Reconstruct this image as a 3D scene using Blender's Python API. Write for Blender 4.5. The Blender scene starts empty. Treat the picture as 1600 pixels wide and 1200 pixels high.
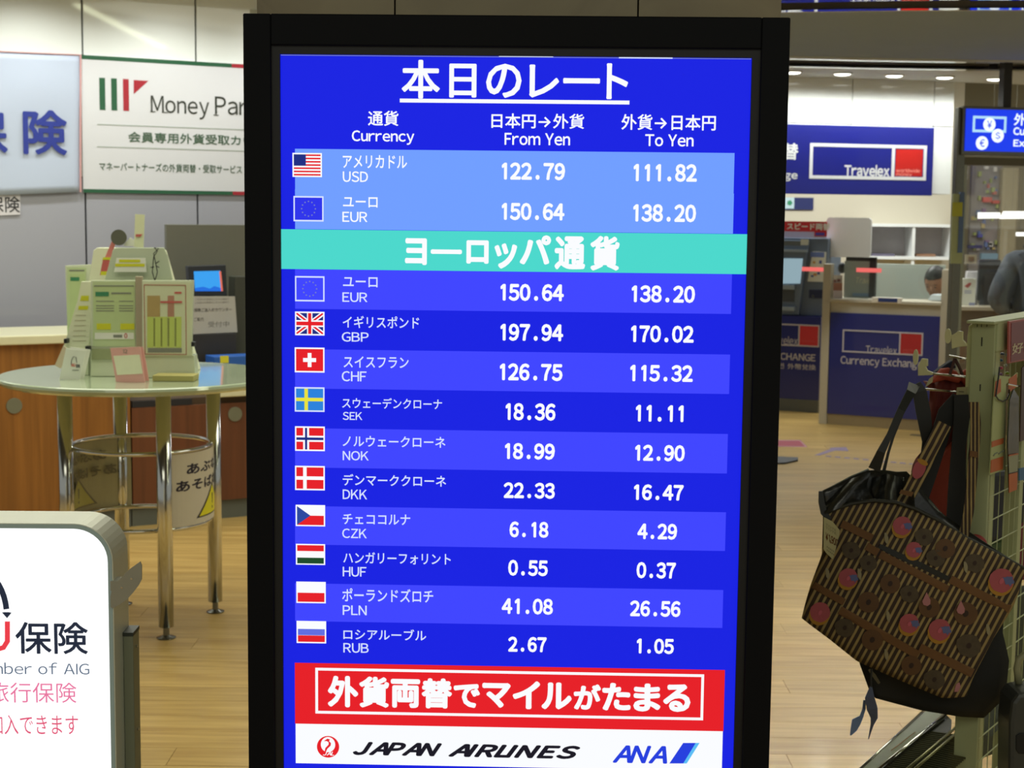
import bpy, bmesh, math, random
from mathutils import Vector, Matrix
random.seed(7)
C = bpy.context.scene.collection
SC = bpy.context.scene
# ------------------------------------------------------------------ camera, world, exposure
FPX, CX, CY, CAMH = 2470.0, 800.0, 600.0, 1.6
PITCH, ROLL = math.atan(268/2470), .0106
_dn = Vector((-math.sin(ROLL)*math.cos(PITCH), math.cos(ROLL)*math.cos(PITCH), math.sin(PITCH)))
_Z = -_dn
_f = Vector((0, 0, 1)); _Y = (_f - _f.dot(_Z)*_Z).normalized(); _X = _Y.cross(_Z)
WM = Matrix((_X, _Y, _Z))            # camera (x right, y down, z forward) -> world
cam = bpy.data.cameras.new('camera'); co = bpy.data.objects.new('camera', cam); C.objects.link(co)
right = WM @ Vector((1, 0, 0)); up = WM @ Vector((0, -1, 0)); back = WM @ Vector((0, 0, -1))
m = Matrix((right, up, back)).transposed().to_4x4(); m.translation = (0, 0, CAMH)
co.matrix_world = m
cam.sensor_width = 36; cam.lens = 36*FPX/1600; cam.clip_start = .05; cam.clip_end = 200
cam.dof.use_dof = True; cam.dof.focus_distance = 2.32; cam.dof.aperture_fstop = 15
SC.camera = co
SC.view_settings.view_transform = 'Standard'; SC.view_settings.look = 'None'
SC.view_settings.exposure = 0.0; SC.view_settings.gamma = 1.0; SC.view_settings.use_curve_mapping = False
wd = bpy.data.worlds.new('hall_air'); SC.world = wd; wd.use_nodes = True
wd.node_tree.nodes['Background'].inputs[0].default_value = (.82, .85, .80, 1)
wd.node_tree.nodes['Background'].inputs[1].default_value = .40

def area(name, loc, size, power, col=(1, .98, .88), aim=(0, 0, -1), rotz=0):
    l = bpy.data.lights.new(name, 'AREA'); l.shape = 'RECTANGLE'; l.size, l.size_y = size; l.energy = power; l.color = col
    o = bpy.data.objects.new(name, l); C.objects.link(o); o.location = loc
    o.rotation_euler = Vector(aim).to_track_quat('-Z', 'Y').to_euler() if tuple(aim) != (0, 0, -1) else (0, 0, rotz)
    return o
def spot(name, loc, power, col, deg=110, blend=.7, rad=.05, aim=(0, 0, -1)):
    l = bpy.data.lights.new(name, 'SPOT'); l.energy = power; l.color = col; l.spot_size = math.radians(deg); l.spot_blend = blend; l.shadow_soft_size = rad
    o = bpy.data.objects.new(name, l); C.objects.link(o); o.location = loc
    o.rotation_euler = Vector(aim).to_track_quat('-Z', 'Y').to_euler(); return o
GREENW = (1.0, .99, .82); COOLW = (.97, 1.0, .95)
# unseen area lights added for ambient fill, with no fixtures built
area('hall_fill_light', (-1.6, 6.0, 3.3), (3.0, 3.0), 105, GREENW)
area('hall_fill_light', (2.6, 6.3, 3.3), (3.0, 2.2), 80, GREENW)
area('hall_fill_light', (0.0, -1.5, 3.3), (6.0, 3.0), 86, GREENW)
area('booth_fill_light', (2.5, 13.2, 2.7), (1.6, .8), 58, COOLW)  # lamp added to brighten the booth interior
area('shop_fill_light', (4.6, 12.6, 2.9), (1.6, 1.6), 30, COOLW)

# ------------------------------------------------------------------ pixel rays and frames
def ray(px, py): return WM @ Vector(((px-CX)/FPX, (py-CY)/FPX, 1.0))
O = Vector((0, 0, CAMH))
def at(px, py, d): v = ray(px, py); return O + v*(d/v.y)
def fl(px, py, z=0.0): v = ray(px, py); return O + v*((z-CAMH)/v.z)
class Frame:
    def __init__(s, o, yaw=0.0, u=None, v=None):
        y = math.radians(yaw); s.o = Vector(o)
        s.u = Vector(u).normalized() if u is not None else Vector((math.cos(y), math.sin(y), 0))
        s.v = Vector(v).normalized() if v is not None else Vector((0, 0, 1))
        s.n = s.u.cross(s.v).normalized()
    def P(s, a, b, w=0.0): return s.o + s.u*a + s.v*b + s.n*w
    def uv(s, px, py, w=0.0):
        r = ray(px, py); o2 = s.o + s.n*w; t = (o2-O).dot(s.n)/r.dot(s.n); p = O + r*t - s.o
        return p.dot(s.u), p.dot(s.v)
    def rect(s, x0, y0, x1, y1, w=0.0):
        xm, ym = (x0+x1)/2, (y0+y1)/2
        return s.uv(x0, ym, w)[0], s.uv(x1, ym, w)[0], s.uv(xm, y1, w)[1], s.uv(xm, y0, w)[1]
    def shift(s, w): return Frame(s.o + s.n*w, u=s.u, v=s.v)

# ------------------------------------------------------------------ materials (procedural)
def lin(c): 
    c = c/255.0
    return c/12.92 if c <= .04045 else ((c+.055)/1.055)**2.4
def rgb(t): return (lin(t[0]), lin(t[1]), lin(t[2]), 1)
MATS = {}
def M(name, col, rough=.5, metal=0.0, emit=0.0, coat=0.0, noise=.06, scale=30.0, bump=0.0, alpha=1.0, trans=0.0, spec=.5, coat_rough=.04):
    if name in MATS: return MATS[name]
    mt = bpy.data.materials.new(name); mt.use_nodes = True; nt = mt.node_tree; b = nt.nodes['Principled BSDF']
    c = rgb(col)
    b.inputs['Roughness'].default_value = rough; b.inputs['Metallic'].default_value = metal
    b.inputs['Coat Weight'].default_value = coat; b.inputs['Coat Roughness'].default_value = coat_rough
    b.inputs['Specular IOR Level'].default_value = spec
    b.inputs['Transmission Weight'].default_value = trans; b.inputs['Alpha'].default_value = alpha
    if emit:
        b.inputs['Base Color'].default_value = (.01, .01, .01, 1); b.inputs['Emission Color'].default_value = c; b.inputs['Emission Strength'].default_value = emit
        b.inputs['Specular IOR Level'].default_value = .1
    else:
        tc = nt.nodes.new('ShaderNodeTexCoord'); n = nt.nodes.new('ShaderNodeTexNoise'); n.inputs['Scale'].default_value = scale; n.inputs['Detail'].default_value = 3
        nt.links.new(tc.outputs['Object'], n.inputs['Vector'])
        r = nt.nodes.new('ShaderNodeMapRange'); r.inputs[3].default_value = 1-noise; r.inputs[4].default_value = 1+noise
        nt.links.new(n.outputs['Fac'], r.inputs[0])
        mx = nt.nodes.new('ShaderNodeMix'); mx.data_type = 'RGBA'; mx.blend_type = 'MULTIPLY'; mx.inputs[0].default_value = 1
        mx.inputs[6].default_value = c; nt.links.new(r.outputs[0], mx.inputs[7]); nt.links.new(mx.outputs[2], b.inputs['Base Color'])
        if bump:
            bp = nt.nodes.new('ShaderNodeBump'); bp.inputs['Strength'].default_value = bump; bp.inputs['Distance'].default_value = .01
            nt.links.new(n.outputs['Fac'], bp.inputs['Height']); nt.links.new(bp.outputs[0], b.inputs['Normal'])
    MATS[name] = mt; return mt
def E(name, col, s=1.0): return M(name, col, .4, emit=s)

def wood(name, c0, c1, rough=.3, stretch=(1, 14, 1), scale=3.0, objrand=.0, coat=0.0):
    if name in MATS: return MATS[name]
    mt = bpy.data.materials.new(name); mt.use_nodes = True; nt = mt.node_tree; b = nt.nodes['Principled BSDF']
    tc = nt.nodes.new('ShaderNodeTexCoord'); mp = nt.nodes.new('ShaderNodeMapping'); mp.inputs['Scale'].default_value = stretch
    oi = nt.nodes.new('ShaderNodeObjectInfo'); ad = nt.nodes.new('ShaderNodeVectorMath'); ad.operation = 'ADD'
    sc_ = nt.nodes.new('ShaderNodeVectorMath'); sc_.operation = 'SCALE'; sc_.inputs[3].default_value = 50
    cb = nt.nodes.new('ShaderNodeCombineXYZ')
    for i in range(3): nt.links.new(oi.outputs['Random'], cb.inputs[i])
    nt.links.new(cb.outputs[0], sc_.inputs[0]); nt.links.new(tc.outputs['Object'], mp.inputs[0]); nt.links.new(mp.outputs[0], ad.inputs[0]); nt.links.new(sc_.outputs[0], ad.inputs[1])
    n = nt.nodes.new('ShaderNodeTexNoise'); n.inputs['Scale'].default_value = scale; n.inputs['Detail'].default_value = 5; n.inputs['Distortion'].default_value = .4
    nt.links.new(ad.outputs[0], n.inputs['Vector'])
    cr = nt.nodes.new('ShaderNodeValToRGB'); cr.color_ramp.elements[0].position = .3; cr.color_ramp.elements[0].color = rgb(c0); cr.color_ramp.elements[1].position = .7; cr.color_ramp.elements[1].color = rgb(c1)
    nt.links.new(n.outputs['Fac'], cr.inputs[0])
    r = nt.nodes.new('ShaderNodeMapRange'); r.inputs[3].default_value = 1-objrand; r.inputs[4].default_value = 1+objrand; nt.links.new(oi.outputs['Random'], r.inputs[0])
    mx = nt.nodes.new('ShaderNodeMix'); mx.data_type = 'RGBA'; mx.blend_type = 'MULTIPLY'; mx.inputs[0].default_value = 1
    nt.links.new(cr.outputs[0], mx.inputs[6]); nt.links.new(r.outputs[0], mx.inputs[7]); nt.links.new(mx.outputs[2], b.inputs['Base Color'])
    b.inputs['Roughness'].default_value = rough; b.inputs['Coat Weight'].default_value = coat; b.inputs['Coat Roughness'].default_value = .12
    MATS[name] = mt; return mt

# ------------------------------------------------------------------ object builders
WLOC = {}
def build(name, bm, mat, parent=None, smooth=False, bevel=0.0, segs=2):
    me = bpy.data.meshes.new(name)
    bmesh.ops.recalc_face_normals(bm, faces=bm.faces) if smooth is not None else None
    bm.to_mesh(me); bm.free()
    loc = Vector((0, 0, 0))
    o = bpy.data.objects.new(name, me); C.objects.link(o)
    mats = mat if isinstance(mat, (list, tuple)) else [mat]
    for q in mats: me.materials.append(q)
    if parent is not None:
        o.parent = parent; off = WLOC[parent.name]; me.transform(Matrix.Translation(-off)); WLOC[o.name] = off
    else:
        # origin at the base of the mesh
        xs = [v.co for v in me.vertices]
        mn = Vector((min(v.x for v in xs), min(v.y for v in xs), min(v.z for v in xs))); mxv = Vector((max(v.x for v in xs), max(v.y for v in xs), 0))
        off = Vector(((mn.x+mxv.x)/2, (mn.y+mxv.y)/2, mn.z)); me.transform(Matrix.Translation(-off)); o.location = off; WLOC[o.name] = off
    if smooth: 
        for p in me.polygons: p.use_smooth = True
    if bevel:
        bv = o.modifiers.new('bevel', 'BEVEL'); bv.width = bevel; bv.segments = segs; bv.limit_method = 'ANGLE'; bv.angle_limit = math.radians(40)
    return o
def tag(o, label=None, cat=None, group=None, kind=None):
    if label: o['label'] = label
    if cat: o['category'] = cat
    if group: o['group'] = group
    if kind: o['kind'] = kind
    return o
def thing(name, loc, label, cat, group=None):
    o = bpy.data.objects.new(name, None); C.objects.link(o); o.location = Vector(loc); o.empty_display_size = .1
    WLOC[o.name] = Vector(loc); return tag(o, label, cat, group)
def struct(name, bm, mat, **k): return tag(build(name, bm, mat, **k), kind='structure')

def B(): return bmesh.new()
def hexa(bm, c, mi=0):
    v = [bm.verts.new(p) for p in c]
    for f in ((0, 3, 2, 1), (4, 5, 6, 7), (0, 1, 5, 4), (1, 2, 6, 5), (2, 3, 7, 6), (3, 0, 4, 7)):
        bm.faces.new([v[i] for i in f]).material_index = mi
    return bm
def fb(bm, F, u0, u1, v0, v1, w0, w1, mi=0):
    return hexa(bm, [F.P(u0, v0, w0), F.P(u1, v0, w0), F.P(u1, v1, w0), F.P(u0, v1, w0), F.P(u0, v0, w1), F.P(u1, v0, w1), F.P(u1, v1, w1), F.P(u0, v1, w1)], mi)
def pxb(bm, F, x0, y0, x1, y1, w0, w1, mi=0):
    u0, u1, v0, v1 = F.rect(x0, y0, x1, y1, w1); return fb(bm, F, u0, u1, v0, v1, w0, w1, mi)
def box(bm, x0, x1, y0, y1, z0, z1, mi=0):
    return hexa(bm, [(x0, y0, z0), (x1, y0, z0), (x1, y1, z0), (x0, y1, z0), (x0, y0, z1), (x1, y0, z1), (x1, y1, z1), (x0, y1, z1)], mi)
def prism(bm, F, pts, w0, w1, mi=0):
    a = [bm.verts.new(F.P(p[0], p[1], w0)) for p in pts]; b = [bm.verts.new(F.P(p[0], p[1], w1)) for p in pts]; n = len(pts)
    bm.faces.new(a).material_index = mi; bm.faces.new(b[::-1]).material_index = mi
    for i in range(n): bm.faces.new([a[i], b[i], b[(i+1) % n], a[(i+1) % n]]).material_index = mi
    return bm
def pxp(bm, F, pts, w0, w1, mi=0): return prism(bm, F, [F.uv(x, y, w1) for x, y in pts], w0, w1, mi)
def rrect(u0, u1, v0, v1, r, n=6):
    P = []
    for cx, cy, a0 in ((u1-r, v1-r, 0), (u0+r, v1-r, 90), (u0+r, v0+r, 180), (u1-r, v0+r, 270)):
        for i in range(n+1):
            a = math.radians(a0+90*i/n); P.append((cx+r*math.cos(a), cy+r*math.sin(a)))
    return P
def ring(bm, F, outer, inner, w0, w1, mi=0):
    n = len(outer); L = [[bm.verts.new(F.P(p[0], p[1], w)) for p in pts] for pts, w in ((outer, w0), (outer, w1), (inner, w1), (inner, w0))]
    for k in range(4):
        a, b = L[k], L[(k+1) % 4]
        for i in range(n): bm.faces.new([a[i], a[(i+1) % n], b[(i+1) % n], b[i]]).material_index = mi
    return bm
def disc(bm, F, u, v, r, w0, w1, n=28, mi=0, ry=None):
    ry = ry or r
    return prism(bm, F, [(u+r*math.cos(2*math.pi*i/n), v+ry*math.sin(2*math.pi*i/n)) for i in range(n)], w0, w1, mi)
def tube(bm, pts, r, seg=10, closed=False, caps=True):
    pts = [Vector(p) for p in pts]; n = len(pts); rs = r if isinstance(r, (list, tuple)) else [r]*n
    rings = []; prev = None
    for i, p in enumerate(pts):
        if closed: t = (pts[(i+1) % n]-pts[i-1]).normalized()
        else: t = (pts[min(i+1, n-1)]-pts[max(i-1, 0)]).normalized()
        a = Vector((0, 0, 1)) if abs(t.z) < .95 else Vector((1, 0, 0))
        if prev is not None: a = prev
        x = (a - a.dot(t)*t).normalized(); prev = x; y = t.cross(x)
        rings.append([bm.verts.new(p + (x*math.cos(2*math.pi*k/seg)+y*math.sin(2*math.pi*k/seg))*rs[i]) for k in range(seg)])
    for i in range(n if closed else n-1):
        a, b = rings[i], rings[(i+1) % n]
        for k in range(seg): bm.faces.new([a[k], a[(k+1) % seg], b[(k+1) % seg], b[k]])
    if not closed and caps: bm.faces.new(rings[0][::-1]); bm.faces.new(rings[-1])
    return bm
def lathe(bm, c, prof, seg=32):
    c = Vector(c); R = [[bm.verts.new(c+Vector((r*math.cos(2*math.pi*k/seg), r*math.sin(2*math.pi*k/seg), z))) for k in range(seg)] for r, z in prof]
    for a, b in zip(R, R[1:]):
        for k in range(seg): bm.faces.new([a[k], a[(k+1) % seg], b[(k+1) % seg], b[k]])
    bm.faces.new(R[0][::-1]); bm.faces.new(R[-1]); return bm
def sphere(bm, c, r, sx=1, sy=1, sz=1, seg=14):
    d = bmesh.ops.create_uvsphere(bm, u_segments=seg, v_segments=seg-4, radius=r)
    for v in d['verts']: v.co = Vector((v.co.x*sx, v.co.y*sy, v.co.z*sz))+Vector(c)
    return bm
def strap(bm, pts, th=.002):
    """pts: (px, py, width_px, depth): a flat band running through them"""
    n = len(pts); L = []
    for i, (x, y, w, d) in enumerate(pts):
        x0, y0 = pts[max(i-1, 0)][:2]; x1, y1 = pts[min(i+1, n-1)][:2]
        l = math.hypot(x1-x0, y1-y0) or 1; nx, ny = -(y1-y0)/l*w/2, (x1-x0)/l*w/2
        a, b = at(x+nx, y+ny, d), at(x-nx, y-ny, d); t = Vector((0, th, 0))
        L.append([bm.verts.new(q) for q in (a, b, b+t, a+t)])
    for p, q in zip(L, L[1:]):
        for k in range(4): bm.faces.new([p[k], p[(k+1) % 4], q[(k+1) % 4], q[k]])
    bm.faces.new(L[0]); bm.faces.new(L[-1][::-1]); return bm

_GC = {}
def _quads(L, shear):
    V, Fc = [], []
    for q_ in L:
        n = len(V); V += [(x+y*shear, y) for x, y in q_]; Fc.append(tuple(range(n, n+len(q_))))
    return V, Fc
PLAIN = {'1': [[(.24, 0), (.33, 0), (.33, .73), (.24, .73)], [(.24, .73), (.235, .73), (.11, .63), (.11, .545), (.24, .62)]], 'I': [[(.1, 0), (.19, 0), (.19, .735), (.1, .735)]],
 'l': [[(.1, 0), (.18, 0), (.18, .78), (.1, .78)]], 'i': [[(.1, 0), (.18, 0), (.18, .54), (.1, .54)], [(.09, .65), (.19, .65), (.19, .75), (.09, .75)]]}
def glyph(ch, shear=0.0):
    """outline of one character: latin letters are taken in their full-width drawing, which is a plain gothic face"""
    k = (ch, shear)
    if ch in PLAIN: return _quads(PLAIN[ch], shear)
    if k not in _GC:
        fw = chr(ord(ch)+0xFEE0) if 33 <= ord(ch) <= 126 else {'¥': '￥'}.get(ch, ch)
        c = bpy.data.curves.new('t', 'FONT'); c.body = fw; c.shear = shear; c.resolution_u = 3; c.fill_mode = 'FRONT'
        o = bpy.data.objects.new('t', c); C.objects.link(o); bpy.context.view_layer.update()
        me = bpy.data.meshes.new_from_object(o.evaluated_get(bpy.context.evaluated_depsgraph_get()))
        V = [(v.co.x, v.co.y) for v in me.vertices]; Fc = [tuple(p.vertices) for p in me.polygons]
        bpy.data.objects.remove(o); bpy.data.curves.remove(c); bpy.data.meshes.remove(me); _GC[k] = (V, Fc)
    return _GC[k]
def text_bm(body, F, u0, u1, v0, v1, w, bold=0.0, shear=0.0, mirror=False, fit=True, surf=None, mono=0.0):
    V, Fc, x = [], [], 0.0
    latin = all(ord(c) < 127 for c in body)
    for ch in body:
        if ch in ' ': x += .30; continue
        gv, gf = glyph(ch, shear)
        a, b_ = min(p[0] for p in gv), max(p[0] for p in gv)
        if mono:
            dx = x + mono/2 - (a+b_)/2; x += mono
        elif latin or 33 <= ord(ch) <= 126:
            dx = x - a + .045; x += (b_-a) + .09 + (-.02 - .36*shear if shear else 0)
        else: dx = x; x += 1.0
        n = len(V); V += [(p[0]+dx, p[1]) for p in gv]; Fc += [tuple(n+i for i in f) for f in gf]
    x0, x1 = min(p[0] for p in V)-bold, max(p[0] for p in V)+bold; y0, y1 = min(p[1] for p in V)-bold, max(p[1] for p in V)+bold
    offs = [(0, 0)] + ([(bold*math.cos(math.pi*k/4), bold*math.sin(math.pi*k/4)) for k in range(8)] if bold > 0 else [])
    asp = ((u1-u0)/max(x1-x0, 1e-6))/max((v1-v0)/max(y1-y0, 1e-6), 1e-9)
    bm = B()
    for k, (ox, oy) in enumerate(offs):
        vs = []
        for (px, py) in V:
            s = (px+ox-x0)/max(x1-x0, 1e-6); t = (py+oy-y0)/max(y1-y0, 1e-6)
            if mirror: s = 1-s
            a, b_ = u0+(u1-u0)*s, v0+(v1-v0)*t; ww = w + k*.00002
            vs.append(bm.verts.new(surf(a, b_, ww) if surf else F.P(a, b_, ww)))
        for f in Fc:
            try: bm.faces.new([vs[i] for i in f])
            except ValueError: pass
    return bm
def txt(body, F, x0, y0, x1, y1, mat, parent, name='lettering', w=.001, bold=0.0, shear=0.0, label=None, mirror=False, mono=0.0):
    u0, u1, v0, v1 = F.rect(x0, y0, x1, y1, w)
    o = build(name, text_bm(body, F, u0, u1, v0, v1, w, bold, shear, mirror, mono=mono), mat, parent, smooth=None)
    if label: o['label'] = label
    return o
# ================================================================== THE SETTING
WHITE = M('white_panel', (226, 229, 226), .5, coat=.7, noise=.01, scale=3)
GREYP = M('grey_panel', (158, 158, 168), .45, coat=.7, noise=.01, scale=3)
GREYSTEEL = M('brushed_steel', (120, 118, 105), .35, metal=.9, noise=.1, scale=60)
CHROME = M('chrome', (205, 205, 200), .13, metal=1, noise=.02)
BLACKP = M('black_plastic', (22, 24, 28), .45, noise=.1)
# floor: base slab with single planks on top
PLW, PLL = .152, 1.82
wplank = wood('plank_wood', (170, 136, 74), (204, 172, 104), .36, (.9, 12, 1), 2.4, .07, coat=.15)
fbm = B(); box(fbm, -9, 10, -5, 22, -.12, -.016)
floor = struct('floor', fbm, wood('floor_base', (120, 96, 60), (150, 124, 84), .5))
pm = bpy.data.meshes.new('floor_plank'); q = B(); box(q, 0, PLL-.0015, 0, PLW-.0015, -.016, 0); q.to_mesh(pm); q.free(); pm.materials.append(wplank)
rest = B(); cnt = 0
rows = int((22+5)/PLW)
for i in range(rows):
    y = -5 + i*PLW; off = (i*.613 % 1)*PLL
    for j in range(-6, 7):
        x = j*PLL + off - 1
        if x < -9 or x > 9: continue
        d = y + PLW/2; xc0, xc1 = 800+FPX*x/max(d, .1), 800+FPX*(x+PLL)/max(d, .1)
        vis = (4.4 < d < 12.9) and ((xc1 > 60 and xc0 < 395) or (xc1 > 1190 and xc0 < 1530))
        if vis and cnt < 298:
            o = bpy.data.objects.new('floor_plank', pm); C.objects.link(o); o.parent = floor
            o.location = Vector((x, y, 0)) - WLOC[floor.name]; cnt += 1
        else: box(rest, x, x+PLL-.003, y, y+PLW-.003, -.016, 0)
rest_o = build('planking', rest, wplank, floor); rest_o['kind'] = 'stuff'
# ceilings
cb = B(); box(cb, -9, 10, -5, 9.2, 3.36, 3.5); struct('ceiling', cb, M('ceiling_grey', (96, 96, 88), .6))

# left wall: white glossy panels, 30 degrees round
LW = Frame(at(255, 327, 9.0), 30); LW.o.z = 0
lws = B(); fb(lws, LW, -4.5, 3.0, 0, 3.36, -.12, -.02); wl = struct('wall_left', lws, M('joint_dark', (40, 42, 40), .8))
s0 = LW.uv(129, 60)[0]; s1 = LW.uv(306, 60)[0]; pw = s1-s0
k = -5
for k in range(-5, 4):
    a = s0+k*pw
    for z0, z1 in ((0, 1.765), (1.77, 3.35)):
        q = B(); fb(q, LW, a+.005, a+pw-.005, z0, z1, -.02, 0); build('wall_panel', q, WHITE if z0 > 1 else GREYP, wl, bevel=.002)
# right wall: panels above, blue fascia, 14 degrees round
RW = Frame(at(1332, 341, 11.6), 14); RW.o.z = 0
zb = RW.uv(1300, 301)[1]
rws = B(); fb(rws, RW, -6.3, RW.uv(1489, 200)[0], zb, 3.36, -.14, -.02); wr = struct('wall_right', rws, MATS['joint_dark'])
t1 = RW.uv(1332, 150)[0]; t2 = RW.uv(1460, 150)[0]; pr = t2-t1; zs = RW.uv(1475, 198)[1]
for k in range(-9, 2):
    a = t1+k*pr; b_ = a+pr-.003 if k < 1 else RW.uv(1489, 200)[0]
    q = B(); fb(q, RW, a+.003, b_, zs+.003, 3.0, -.02, 0); build('wall_panel', q, WHITE, wr, bevel=.002)
    q = B(); fb(q, RW, a+.003, b_, zb, zs-.003, -.02, 0); build('wall_panel', q, WHITE, wr, bevel=.002)
# wall_back behind the booth
WB = Frame((2.9, 14.6, 0), -3)
q = B(); fb(q, WB, -4.2, WB.uv(1500, 330)[0], 0, 3.0, -.1, 0); struct('wall_back', q, M('beige_wall', (206, 198, 178), .6, noise=.02, scale=2))
q = B(); box(q, 3.0, 9, 16.2, 16.3, 0, 3.36); struct('wall_far', q, M('shop_far_wall', (170, 164, 140), .6, noise=.05, scale=2))
# low soffit with downlights in front of the right wall
SZ = 2.585
q = B(); fb(q, RW, -5.2, 3.2, SZ, SZ+.06, 0, 1.02); fb(q, RW, -5.2, 3.2, SZ-.0, SZ+.02, 1.14, 1.3)
fb(q, RW, -5.2, 3.2, SZ+.10, SZ+.16, 1.0, 1.3)
struct('ceiling_soffit', q, M('soffit_white', (190, 192, 184), .55, noise=.02))
def downlight(F, u, w, z, power, grp, label, r=.058, deg=172, hid=False):
    c = F.P(u, 0, w); c.z = z
    t = thing('downlight', c, label, 'ceiling light', grp)
    q = B(); lathe(q, c, [(r+.012, 0), (r+.014, -.006), (r, -.010), (r-.002, -.002)], 24); build('trim_ring', q, M('lamp_trim', (215, 215, 205), .4), t)
    q = B(); lathe(q, c, [(r-.003, -.004), (r-.003, -.011), (r*.6, -.017), (.003, -.019)], 24); build('diffuser', q, E('lamp_glow', (255, 252, 240), 6), t, smooth=True)
    spot('downlight_beam', c+Vector((0, 0, -.03)), power, COOLW, deg, .35, .05)
names = ['first downlight right of the rate display', 'second downlight right of the rate display', 'round downlight above the red square of the blue fascia', 'downlight just left of the hanging rod of the lit sign', 'rightmost downlight behind the hanging rod of the lit sign']
for (px, py), nm in zip([(1238, 115), (1316, 117), (1397, 120), (1476, 122), (1555, 125)], names):
    u, v = RW.uv(px, py, .42); downlight(RW, u, .42, SZ-.001, 20, 'downlights in the soffit', nm)
# downlights over the left wall (their ceiling is just above the frame)
q = B(); fb(q, LW, -4.4, 2.9, 2.88, 2.95, 0, 1.1); struct('ceiling_left_soffit', q, MATS['soffit_white'])
for i, u in enumerate([-1.5+.75*j for j in range(-1, 5)]):
    c = LW.P(u, 0, .50); c.z = 2.86
    spot('wall_washer_beam', c, 31, COOLW, 150, .7, .05)

# big round ceiling canopy above the exchange counter
cc = Vector((2.95, 8.62, 2.56)); A_, B_ = 3.1, 1.22
def ell(a, b, n=72): return [(a*math.cos(2*math.pi*i/n), b*math.sin(2*math.pi*i/n)) for i in range(n)]
HF = Frame(cc, u=(1, 0, 0), v=(0, 1, 0))
q = B(); prism(q, HF, ell(A_, B_), .0, .20); can = struct('ceiling_canopy', q, M('canopy_grey', (140, 158, 186), .8, noise=.05, scale=3))
q = B(); ring(q, HF, ell(A_+.02, B_+.02), ell(A_, B_), -.012, .20); build('canopy_trim', q, M('canopy_edge', (205, 205, 198), .3, noise=.02), can)
q = B(); ring(q, HF, ell(A_+.18, B_+.10), ell(A_+.03, B_+.03), -.012, .02); build('canopy_mirror_band', q, M('mirror_band', (190, 190, 190), .03, metal=1, noise=.02), can)
q = B(); ring(q, HF, ell(A_+.62, B_+.52), ell(A_+.52, B_+.43), -.02, .02); build('canopy_mirror_band', q, MATS['mirror_band'], can)
q = B(); ring(q, HF, ell(A_+.85, B_+.80), ell(A_+.02, B_+.02), .03, .10); build('canopy_shell', q, M('canopy_dark', (48, 46, 42), .5), can)

# marble column behind the rate display
px0, px1 = 400, 1222; D0 = 2.72
xl, xr = at(px0, 12, D0).x, at(px1, 12, D0).x; xa, xb = at(617, 12, D0).x, at(997, 12, D0).x
q = B(); box(q, xl+.02, xr-.02, D0+.02, D0+.9, 0, 3.36); col = struct('trim_column', q, M('column_core', (50, 44, 34), .8))
def marble():
    mt = bpy.data.materials.new('tan_marble'); mt.use_nodes = True; nt = mt.node_tree; b = nt.nodes['Principled BSDF']
    tc = nt.nodes.new('ShaderNodeTexCoord'); n = nt.nodes.new('ShaderNodeTexNoise'); n.inputs['Scale'].default_value = 3.2; n.inputs['Detail'].default_value = 8; n.inputs['Distortion'].default_value = 1.6
    cr = nt.nodes.new('ShaderNodeValToRGB'); e = cr.color_ramp.elements; e[0].position = .30; e[0].color = rgb((84, 74, 52)); e[1].position = .60; e[1].color = rgb((150, 138, 104))
    x = cr.color_ramp.elements.new(.42); x.color = rgb((138, 126, 94))
    nt.links.new(tc.outputs['Object'], n.inputs['Vector']); nt.links.new(n.outputs['Fac'], cr.inputs[0]); nt.links.new(cr.outputs[0], b.inputs['Base Color'])
    b.inputs['Roughness'].default_value = .3; return mt
MAR = marble()
for (a, b_) in ((xl, xa), (xa, xb), (xb, xr)):
    for z0, z1 in ((0, .9), (.9, 1.8), (1.8, 2.7), (2.7, 3.36)):
        q = B(); box(q, a+.0015, b_-.0015, D0, D0+.02, z0+.001, z1-.001); build('marble_slab', q, MAR, col)
for a, b_ in ((xl, xl+.02), (xr-.02, xr)):
    q = B(); box(q, a, b_, D0+.021, D0+.9, 0, 3.36); build('marble_slab', q, MAR, col)

# steel portal and shop front on the right
PF = Frame(at(1500, 341, 10.0), 14); PF.o.z = 0
u0, u1, _, zt = PF.rect(1491, 168, 1508, 300); 
q = B(); fb(q, PF, PF.uv(1493, 300)[0], u1, 0, zt, -.05, 0); struct('trim_portal_post', q, GREYSTEEL, bevel=.004)
u2 = PF.uv(1760, 250)[0]; z1_, z0_ = PF.uv(1540, 246)[1], PF.uv(1540, 258)[1]
q = B(); fb(q, PF, u1, u2, z0_, z1_, -.12, -.01); struct('trim_portal_beam', q, M('bronze_beam', (104, 96, 72), .4, metal=.5))
q = B(); fb(q, PF, u1+.012, u1+.032, 0, z0_, -.08, -.02); struct('trim_window_frame', q, M('alu_frame', (168, 170, 150), .4, metal=.4))
q = B(); fb(q, PF, u1+.034, u2, 0, z0_, -.055, -.05); gl = struct('window_1', q, M('clear_glass', (255, 255, 255), .02, trans=1.0, alpha=.07, noise=0))
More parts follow.
